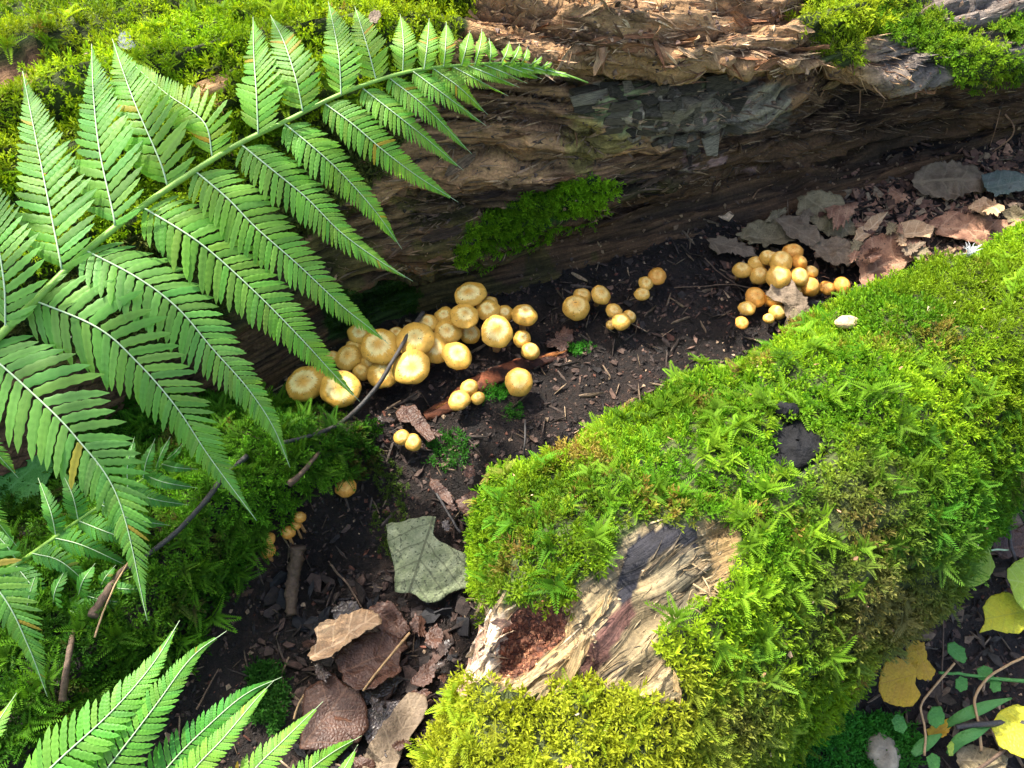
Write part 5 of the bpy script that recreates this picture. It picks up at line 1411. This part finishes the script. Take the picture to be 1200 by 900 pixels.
# charred cubes
def block_mesh(seed):
    rg = np.random.default_rng(seed); q = np.array([(-.5,-.5),(.5,-.5),(.5,.5),(-.5,.5)]) + rg.normal(0, .13, (4, 2))
    lay = [(1.0, -.6), (1.0, .25), (.86, .45)]
    V = np.vstack([np.hstack([q * k, np.full((4, 1), z) + (rg.normal(0, .06, (4, 1)) if z > 0 else 0)]) for k, z in lay] + [np.array([[0, 0, .48]])])
    F = [grid_faces(3, 4, True)]; Tn = np.array([[8 + k, 8 + (k + 1) % 4, 12] for k in range(4)])
    g = rg.uniform(.6, 1.3)
    cc = np.array([(.27,.23,.16),(.19,.165,.115),(.33,.29,.21),(.13,.115,.085)][seed % 4]) * g
    return mesh_np("charred_block", V, [F[0], Tn], M['blockw'], col=np.tile(cc, (len(V), 1)), uv=V[:, :2] * .3 + rg.uniform(0, 3, 2), smooth=False)
BLK = [block_mesh(i) for i in range(12)]
cm = ch[..., 0] & facing & (lpx < 850)
si = np.nonzero(cm.any(1))[0]
if len(si):
    x = si[0]
    while x < si[-1]:
        wx = prg.integers(3, 9); jr = np.nonzero(cm[min(x + wx // 2, si[-1])])[0]
        if len(jr):
            y = jr[0]
            while y < jr[-1]:
                wy = prg.integers(2, 5)
                ii, jj = min(x + wx // 2, LP.shape[0]-2), min(y + wy // 2, LP.shape[1]-2)
                Ls = np.linalg.norm(LP[min(x+wx, LP.shape[0]-1), jj] - LP[x, jj]); Lv = np.linalg.norm(LP[ii, min(y+wy, LP.shape[1]-1)] - LP[ii, y])
                if prg.random() < .93:
                    p, t, s, n = frame_at(LP, LN, LT, ii, jj)
                    put_piece("charred_block", BLK[prg.integers(12)], big_log, p, t, s, n, (Ls * .93, min(Lv, .02) * .93, prg.uniform(.0015, .0045)), prg.normal(0, .07))
                y += wy
        x += wx
# rootlets hanging from the overhang
for kk, (pts, r) in enumerate([([(975,96),(966,104),(958,122)], .0013), ([(1008,106),(1008,120),(1007,133)], .0010), ([(1030,110),(1036,118),(1032,128)], .0006), ([(705,55),(706,66),(704,75)], .0036),
                              ([(1172,128),(1168,146),(1160,172)], .0007), ([(1178,134),(1188,148),(1184,162),(1160,180)], .0011), ([(1110,150),(1108,158),(1100,162)], .0009), ([(1066,172),(1080,188),(1088,196)], .0006),
                              ([(642,238),(632,252),(612,262)], .0), ([(882,232),(890,222),(906,216)], .0010), ([(1190,134),(1194,124),(1190,118)], .0007)]):
    if r == 0: continue
    h0 = hit(pts[0][0], pts[0][1], 'l'); dd = (h0[0] - CAM) @ FWD - .004
    P = crom([at_d(x, y, dd + .004 * q) for q, (x, y) in enumerate(pts)], 14)
    V, F = tube_np(P, np.linspace(r, r * .5, 14), 6, bump=.4, seed=kk)
    fixparent(link("rootlet", mesh_np("rootlet", V, F, M['splinter'], col=np.tile([.42, .24, .14], (len(V), 1)), uv=V[:, :2])), big_log)

# splinters and flakes of the broken front log
mw = m_wood & ~m_rot & ~m_white
FLF = [flake_mesh(80 + i, nx=10, ny=3, color=[(.48,.36,.20),(.34,.26,.15),(.55,.42,.25),(.28,.22,.14)][i % 4], curl=.3) for i in range(8)]
for i, j in pick(FP, mw, 95, prg):
    p, t, s, n = frame_at(FP, FN, FT, i, j); L = prg.uniform(.010, .032)
    left = sst(760, 660, fpx[i, j])
    if prg.random() > .35 + .65 * left: continue
    dark = mb[i, j] or mr[i, j]
    if dark: continue
    put_piece("splinter", FLF[prg.integers(8)], front_log, p, t, s, n, (L, L * prg.uniform(.12, .3), L * prg.uniform(.25, .6)), prg.normal(0, .15))
FLW = [flake_mesh(100 + i, nx=8, ny=4, color=[(.70,.58,.45),(.62,.48,.34),(.55,.36,.26),(.78,.68,.56)][i % 4], curl=.9) for i in range(8)]
for i, j in pick(FP, m_white & ~m_rot & (endr > .3), 75, prg):
    p, t, s, n = frame_at(FP, FN, FT, i, j); L = prg.uniform(.008, .022)
    put_piece("torn_flake", FLW[prg.integers(8)], front_log, p, t, s * (1 if prg.random() < .5 else -1), n, (L, L * prg.uniform(.5, 1.1), L * prg.uniform(.5, 1.1)), prg.uniform(-1, 1.4))
FLE = [flake_mesh(120 + i, nx=10, ny=3, color=[(.58,.42,.20),(.45,.30,.14),(.62,.48,.26)][i % 3], curl=.4) for i in range(6)]
for (x0, y0, x1, y1, w) in [(604,812,640,786,7),(612,816,652,792,7),(648,812,676,778,8),(656,816,672,784,6),(664,800,684,752,9),(672,790,690,748,6),(640,800,662,770,6),(690,736,716,702,7),(700,720,712,690,6),(626,818,646,800,5),(768,820,790,812,6),(750,822,778,800,6),(786,790,792,826,5),(660,712,676,700,6),(560,724,572,700,7),(568,716,588,700,6),(772,800,786,786,5)]:
    a, na = hit(x0, y0, 'f'); b, nb = hit(x1, y1, 'f'); n = nrm(na + nb); t = nrm(b - a); s = np.cross(n, t); L = np.linalg.norm(b - a) * 1.1
    put_piece("splinter", FLE[prg.integers(6)], front_log, (a + b) / 2 + n * .004, t, s, nrm(np.cross(t, s)), (L, w * 1.5 * .65 / FPX * 2.2, .012))
# fine pale fibres lying on the bare wood
for (x0, y0, x1, y1) in [(812,684,846,704),(824,680,838,674),(820,696,848,698),(806,706,812,690),(800,716,822,722),(810,660,826,672),(800,668,818,664),(836,690,850,706),(822,676,832,704)]:
    a, na = hit(x0, y0, 'f'); b, nb = hit(x1, y1, 'f'); m = (a + b) / 2 + na * .004
    P = crom([a + na * .0015, m, b + nb * .003], 8); V, F = tube_np(P, np.linspace(.0006, .0003, 8), 5, flat=.5)
    fixparent(link("wood_fibre", mesh_np("wood_fibre", V, F, M['splinter'], col=np.tile([.42, .32, .18], (len(V), 1)), uv=V[:, :2])), front_log)
# the black knot
p, n = hit(930, 524, 'f'); V, F = rock_geo(prg, .024, .020, .010, 40, .45, 8, 2.4)
fixparent(link("charred_knot", mesh_np("charred_knot", V + p - n * .002, F, M['char'])), front_log)
p, n = hit(917, 486, 'f'); V, F = rock_geo(prg, .009, .006, .006, 20, .4, 12, 2.4)
fixparent(link("charred_chip", mesh_np("charred_chip", V + p + n * .004, F, M['char'])), front_log)

# the red rotten strip of wood in the soil
A = Acc(); SP = crom([hit(x, y, 'g')[0] + np.array([0, 0, .002]) for x, y in [(498,490),(530,474),(560,452),(596,436),(632,424),(664,416)]], 70)
Vt, Ft = tube_np(SP, .0085 * np.sin(np.linspace(.25, math.pi * .96, 70)) ** .6 + .001, 22, flat=.5, bump=.3, seed=5)
cn = fbm(Vt * np.array([60, 60, 200]), 4, 3)[:, None]
A.add(Vt, Ft, np.where(cn > .1, np.array([.20, .065, .03]), np.array([.07, .028, .02])) * (1 + .8 * cn), Vt[:, :2])
strip = empty("rotten_branch", tuple(SP[0]), "strip of red brown rotten wood sunk in soil below the central cluster", "branch")
fixparent(link("wood_core", A.mesh("wood_core", M['splinter'])), strip)
FLR = [flake_mesh(140 + i, nx=9, ny=3, color=[(.34,.12,.05),(.20,.07,.04),(.50,.20,.06)][i % 3], curl=.4) for i in range(6)]
for k in range(26):
    q = prg.integers(4, 66); t = nrm(SP[q + 2] - SP[q - 2]); n = nrm(np.array([prg.normal(0, .5), prg.normal(0, .5), 1.])); s = nrm(np.cross(n, t)); n = np.cross(t, s); L = prg.uniform(.010, .022)
    put_piece("splinter", FLR[2] if q > 60 else FLR[prg.integers(6)], strip, SP[q] + n * .003, t, s, n, (L, L * .25, L * .4), prg.normal(0, .12))

# ================================================================== CRUMBS AND LITTER
def chunk_t(rg, flat=.7):
    V = np.array([(1,0,0),(-1,0,0),(0,1,0),(0,-1,0),(0,0,1),(0,0,-1)], float) * rg.uniform(.5, 1.2, (6, 1)); V[:, 2] *= flat
    F = np.array([(0,2,4),(2,1,4),(1,3,4),(3,0,4),(2,0,5),(1,2,5),(3,1,5),(0,3,5)]); return V, F
def chip_t(rg, asp=.4):
    n = 5; a = np.sort(rg.uniform(0, 6.28, n)); a = np.linspace(0, 6.28, n, endpoint=False) + rg.uniform(-.4, .4, n)
    V = np.stack([np.cos(a) * rg.uniform(.7, 1.2, n), np.sin(a) * asp * rg.uniform(.7, 1.2, n), rg.normal(0, .08, n)], -1)
    V = np.vstack([V, V + [0, 0, .14], [[0, 0, .22 + rg.normal() * .08]]])
    F = [(n + k, n + (k + 1) % n, 2 * n) for k in range(n)]
    for k in range(n): F += [(k, (k + 1) % n, n + (k + 1) % n), (k, n + (k + 1) % n, n + k)]
    return V, np.array(F)
def scatter(name, pts, nor, sizes, cols, temps, rg, label, cat, jitter=.5, lift=.2, mat='crumb'):
    n = len(pts); up = nrm(nor + rg.normal(0, jitter, (n, 3))); r = nrm(np.cross(up, rg.normal(0, 1, (n, 3)))); q = np.cross(up, r)
    which = rg.integers(0, len(temps), n); Vs, Fs, Cs, off = [], [], [], 0
    for t, (TV, TF) in enumerate(temps):
        ix = np.nonzero(which == t)[0]
        if not len(ix): continue
        m = len(TV)
        v = (r[ix][:, None] * TV[None, :, 0:1] + q[ix][:, None] * TV[None, :, 1:2] + up[ix][:, None] * (TV[None, :, 2:3] + lift)) * sizes[ix][:, None, None] + pts[ix][:, None]
        Vs.append(v.reshape(-1, 3)); Fs.append((TF[None] + (np.arange(len(ix)) * m)[:, None, None] + off).reshape(-1, 3)); off += len(ix) * m
        Cs.append(np.repeat(cols[ix], m, axis=0))
    return tag(link(name, mesh_np(name, np.vstack(Vs), np.vstack(Fs), M[mat], col=np.vstack(Cs), smooth=False)), label, cat, kind='stuff')
srg = np.random.default_rng(31)
CH = [chunk_t(srg) for _ in range(8)]; CP = [chip_t(srg, a) for a in (.25, .4, .6, .8, .2, .35)]; ND = [chip_t(srg, a) for a in (.05, .07, .09)]
soilW = (inview & ~m_bank & (gpx > 100) & (gpx < 1500) & (gpy > 60) & (gpy < 1250)).astype(float)
def pal(rg, n, colors, w):
    c = np.array(colors)[rg.choice(len(colors), n, p=np.array(w) / sum(w))]; return c * rg.uniform(.6, 1.4, (n, 1))
soilpal = [(.016,.012,.011),(.035,.023,.019),(.065,.04,.031),(.12,.07,.05),(.32,.22,.14),(.12,.045,.028)]
p, n, i, j = sample_grid(GP, GN, soilW, 56000, srg)
scatter("soil_crumbs", p, n, .0007 + .0026 * srg.random(len(p)) ** 3, pal(srg, len(p), soilpal, (30, 24, 18, 12, 5, 5)), CH, srg, "loose dark crumbs of forest soil over the hollow", "soil")
p, n, i, j = sample_grid(GP, GN, soilW, 10500, srg)
scatter("litter_chips", p, n, .0015 + .0050 * srg.random(len(p)) ** 2.2, pal(srg, len(p), soilpal, (20, 26, 24, 14, 2, 6)), CP, srg, "small chips of bark and leaf scattered over the soil", "litter")
p, n, i, j = sample_grid(GP, GN, soilW, 3000, srg)
scatter("needles", p, n, srg.uniform(.004, .012, len(p)), pal(srg, len(p), [(.07,.05,.04),(.16,.11,.07),(.34,.24,.15)], (5, 4, 1)), ND, srg, "thin dry needles and fibres strewn on the soil", "litter", jitter=.2, lift=.1)
# lighter leaf fragments on the slope at the right, darker at the trench bottom
W = soilW * sst(800, 920, gpx) * sst(365, 330, gpy + .0 * gpx) * (sst(150, 210, gpy))
W = W + soilW * inpoly(gpx, gpy, [(975,215),(1250,150),(1250,300),(1150,300),(1040,345),(985,300)]) * 2.0
p, n, i, j = sample_grid(GP, GN, W, 2600, srg)
scatter("leaf_fragments", p, n, .0015 + .0075 * srg.random(len(p)) ** 1.8, pal(srg, len(p), [(.30,.16,.10),(.17,.085,.055),(.42,.29,.18),(.09,.05,.035),(.22,.16,.10)], (4, 6, 2, 6, 3)), CP, srg, "crumbled dry leaf fragments on the slope beside the log", "litter", jitter=.45)
W = soilW * inpoly(gpx, gpy, [(300,680),(560,680),(540,930),(300,930),(330,800)])
p, n, i, j = sample_grid(GP, GN, W, 260, srg)
scatter("wet_leaf_scraps", p, n, srg.uniform(.003, .011, len(p)), pal(srg, len(p), [(.015,.014,.016),(.035,.024,.02),(.07,.04,.03)], (5, 4, 3)), CP, srg, "wet dark leaf scraps on the trench floor", "litter", jitter=.4)
W = soilW * ((gpx > 1040) & (gpy > 580))
p, n, i, j = sample_grid(GP, GN, W, 700, srg)
scatter("corner_litter", p, n, srg.uniform(.002, .010, len(p)), pal(srg, len(p), [(.05,.04,.03),(.09,.06,.04),(.16,.11,.07)], (5, 4, 2)), CP, srg, "dim litter on the low ground at the lower right", "litter", jitter=.5)
# specks on the mosses
for (PP, NNn, WW, cnt, lab) in ((FP, FN, WM, 260, "tan bud scales and specks caught in the front log's moss"), (LP, LN, m_tl.astype(float) * lvis, 160, "specks of litter caught in the moss behind the fern")):
    p, n, i, j = sample_grid(PP, NNn, WW, cnt, srg)
    scatter("moss_specks", p + n * .006, n, srg.uniform(.0010, .0028, len(p)), pal(srg, len(p), [(.50,.34,.20),(.35,.18,.10),(.55,.45,.30)], (4, 4, 2)), CP, srg, lab, "litter", jitter=.6)
p, n, i, j = sample_grid(FP, FN, m_rot.astype(float), 3000, srg)
scatter("red_rot_crumbs", p, n, .0007 + .0018 * srg.random(len(p)) ** 2, pal(srg, len(p), [(.14,.05,.024),(.08,.028,.015),(.24,.11,.055)], (4, 4, 2)), CH, srg, "red brown crumbs of rot in the broken hollow of the front log", "wood crumbs")
W = (m_wood & ~mb) * sst(.15, .5, fbm(FP * 30, 3, 9))
p, n, i, j = sample_grid(FP, FN, W.astype(float), 250, srg)
scatter("wood_dust", p, n, srg.uniform(.0006, .002, len(p)), pal(srg, len(p), [(.45,.33,.18),(.25,.15,.08)], (4, 2)), CH, srg, "fine wood dust lying on the bare wood", "wood crumbs")
def fibres(name, PP, NNn, TTn, W, count, sizes, cols, label, rg, yaw=.18, cidx=None):
    p, n, i, j = sample_grid(PP, NNn, W, count, rg)
    t = TTn[i, j]; t = nrm(t - n * (t * n).sum(1, keepdims=True)); s_ = np.cross(n, t)
    a = rg.normal(0, yaw, (len(p), 1)); t2 = t * np.cos(a) + s_ * np.sin(a) + n * rg.normal(0, .05, (len(p), 1)); s2 = nrm(np.cross(n, t2))
    L = (sizes[0] + (sizes[1] - sizes[0]) * rg.random(len(p)) ** 2)[:, None]; w = L * rg.uniform(.012, .035, (len(p), 1)); h = w * .6 + .0003
    bend = rg.normal(0, .06, (len(p), 1)) * L
    R0 = [p - t2 * L * .5, p - t2 * L * .15 + n * h + s2 * w - n * 0, p - t2 * L * .15 + n * h * 1.6 - s2 * w, p + t2 * L * .2 + n * (h * 1.4) + s2 * (w * .8 + bend), p + t2 * L * .2 + n * h - s2 * (w * .7 - bend), p + t2 * L * .5 + n * h * .8 + s2 * bend * 2.4, p - n * .001]
    V = np.stack(R0, 1).reshape(-1, 3); b = (np.arange(len(p)) * 7)[:, None, None]
    T_ = np.array([(0, 1, 2), (1, 3, 4), (1, 4, 2), (3, 5, 4), (0, 6, 1), (1, 6, 3), (3, 6, 5), (5, 6, 4), (4, 6, 2), (2, 6, 0)])[None] + b
    c = pal(rg, len(p), *cols)
    return tag(link(name, mesh_np(name, V, T_.reshape(-1, 3), M['crumb'], col=np.repeat(c, 7, axis=0), smooth=False)), label, "wood fibres", kind='stuff')
bare = facing & inframe & ~m_tl & ~m_lobe & ~m_strip & ~m_ledge
fibres("face_fibres", LP, LN, LT, (bare & (TT > 2.2) & (TT < 6.3)).astype(float), 2800, (.005, .034), ([(.26,.16,.09),(.16,.10,.06),(.34,.22,.12),(.09,.06,.04)], (4, 4, 2, 3)), "loosened fibres standing off the rotten log's dark face", srg)
fibres("shell_fibres", LP, LN, LT, (bare & (TT > 6.6) & (S2 < .36)).astype(float), 1100, (.005, .036), ([(.46,.30,.16),(.34,.20,.10),(.56,.40,.24),(.20,.10,.05)], (4, 4, 2, 3)), "pale torn fibres on the log's sunlit upper shell", srg)
fibres("grey_fibres", LP, LN, LT, (bare & (TT > 6.6) & (S2 >= .34)).astype(float), 250, (.005, .026), ([(.22,.18,.15),(.14,.11,.09),(.30,.25,.2)], (4, 4, 2)), "grey weathered fibres on the log top at far right", srg)
fibres("bare_wood_fibres", FP, FN, FT, (m_wood & ~m_rot & ~mb & ~mr).astype(float), 300, (.004, .022), ([(.26,.20,.11),(.15,.115,.07),(.38,.30,.18),(.09,.07,.045)], (4, 4, 2, 3)), "weathered fibres on the bare wood of the front log", srg, .12)
mm = facing & inframe & ~m_tl & ~m_lobe & ~m_strip
p, n, i, j = sample_grid(LP, LN, mm.astype(float), 5000, srg)
cc = pal(srg, len(p), [(.10,.06,.04),(.20,.12,.07),(.30,.19,.10),(.06,.04,.03)], (4, 4, 2, 4)); cc = np.where((TT[i, j] > 6.8)[:, None], cc * 1.7, cc)
scatter("log_crumbs", p, n, .0008 + .0030 * srg.random(len(p)) ** 2.5, cc, CP + CH, srg, "crumbs and small chips clinging to the rotten log's face", "wood crumbs", jitter=.6)


# ================================================================== AN UNSEEN BRANCH ADDED OVERHEAD so its leaves shade the left half and the mushrooms
brg = np.random.default_rng(61)
SHADE = [(-60,280),(120,240),(330,250),(430,300),(560,315),(660,380),(640,500),(560,600),(470,640),(420,760),(300,720),(120,720),(-60,760)]
bc = at_z(330, 480, .08) + sun_dir * 1.5
branch = empty("added_shade_branch", tuple(bc + np.array([-.55, .1, .03])), "unseen leafy branch added overhead to shade ferns and mushrooms", "branch")
def bleaf(seed):
    r = np.random.default_rng(seed); n = 16; a = np.linspace(0, 2 * math.pi, n, endpoint=False)
    rad = .5 * (1 + .10 * np.cos(2 * a) + .06 * np.sin(a * 7)); o = np.stack([np.cos(a) * rad, np.sin(a) * rad * .78, .05 * np.cos(2 * a)], -1)
    V = np.vstack([o, o * [.5, .5, .4] + [0, 0, .02], [[0, 0, .0]]]); k = np.arange(n); k2 = (k + 1) % n
    return mesh_np("leaf", V, [np.stack([k, k2, n + k2, n + k], -1), np.stack([n + k, n + k2, np.full(n, 2 * n)], -1)], M['leaf_green'], uv=V[:, :2])
BLF = [bleaf(i) for i in range(4)]
stem_pts = [bc + np.array([-.55, .1, .03]), bc + np.array([-.25, .02, .01]), bc, bc + np.array([.20, .05, -.01])]
SPT = crom(stem_pts, 40); V, F = tube_np(SPT, np.linspace(.006, .0015, 40), 7, bump=.2)
fixparent(link("stem", mesh_np("stem", V, F, M['twig_b'])), branch)
placed = 0
while placed < 62:
    x, y = brg.uniform(-60, 660), brg.uniform(240, 760)
    if not inpoly(np.array([x]), np.array([y]), SHADE)[0]: continue
    q = at_z(x, y, .08) + sun_dir * (1.5 + brg.uniform(-.08, .08))
    n = nrm(sun_dir * .6 + np.array([0, 0, .6]) + brg.normal(0, .25, 3)); t = nrm(np.cross(n, brg.normal(0, 1, 3))); s_ = np.cross(n, t); L = brg.uniform(.030, .050)
    lf = put_piece("leaf", BLF[brg.integers(4)], branch, q, t, s_, n, (L, L, L))
    if placed % 6 == 0:
        k = ((SPT - q) ** 2).sum(1).argmin(); V, F = tube_np(crom([SPT[k], (SPT[k] + q) / 2 + brg.normal(0, .01, 3), q], 10), np.linspace(.0014, .0005, 10), 5)
        fixparent(link("twig", mesh_np("twig", V, F, M['twig_b'])), branch)
    placed += 1
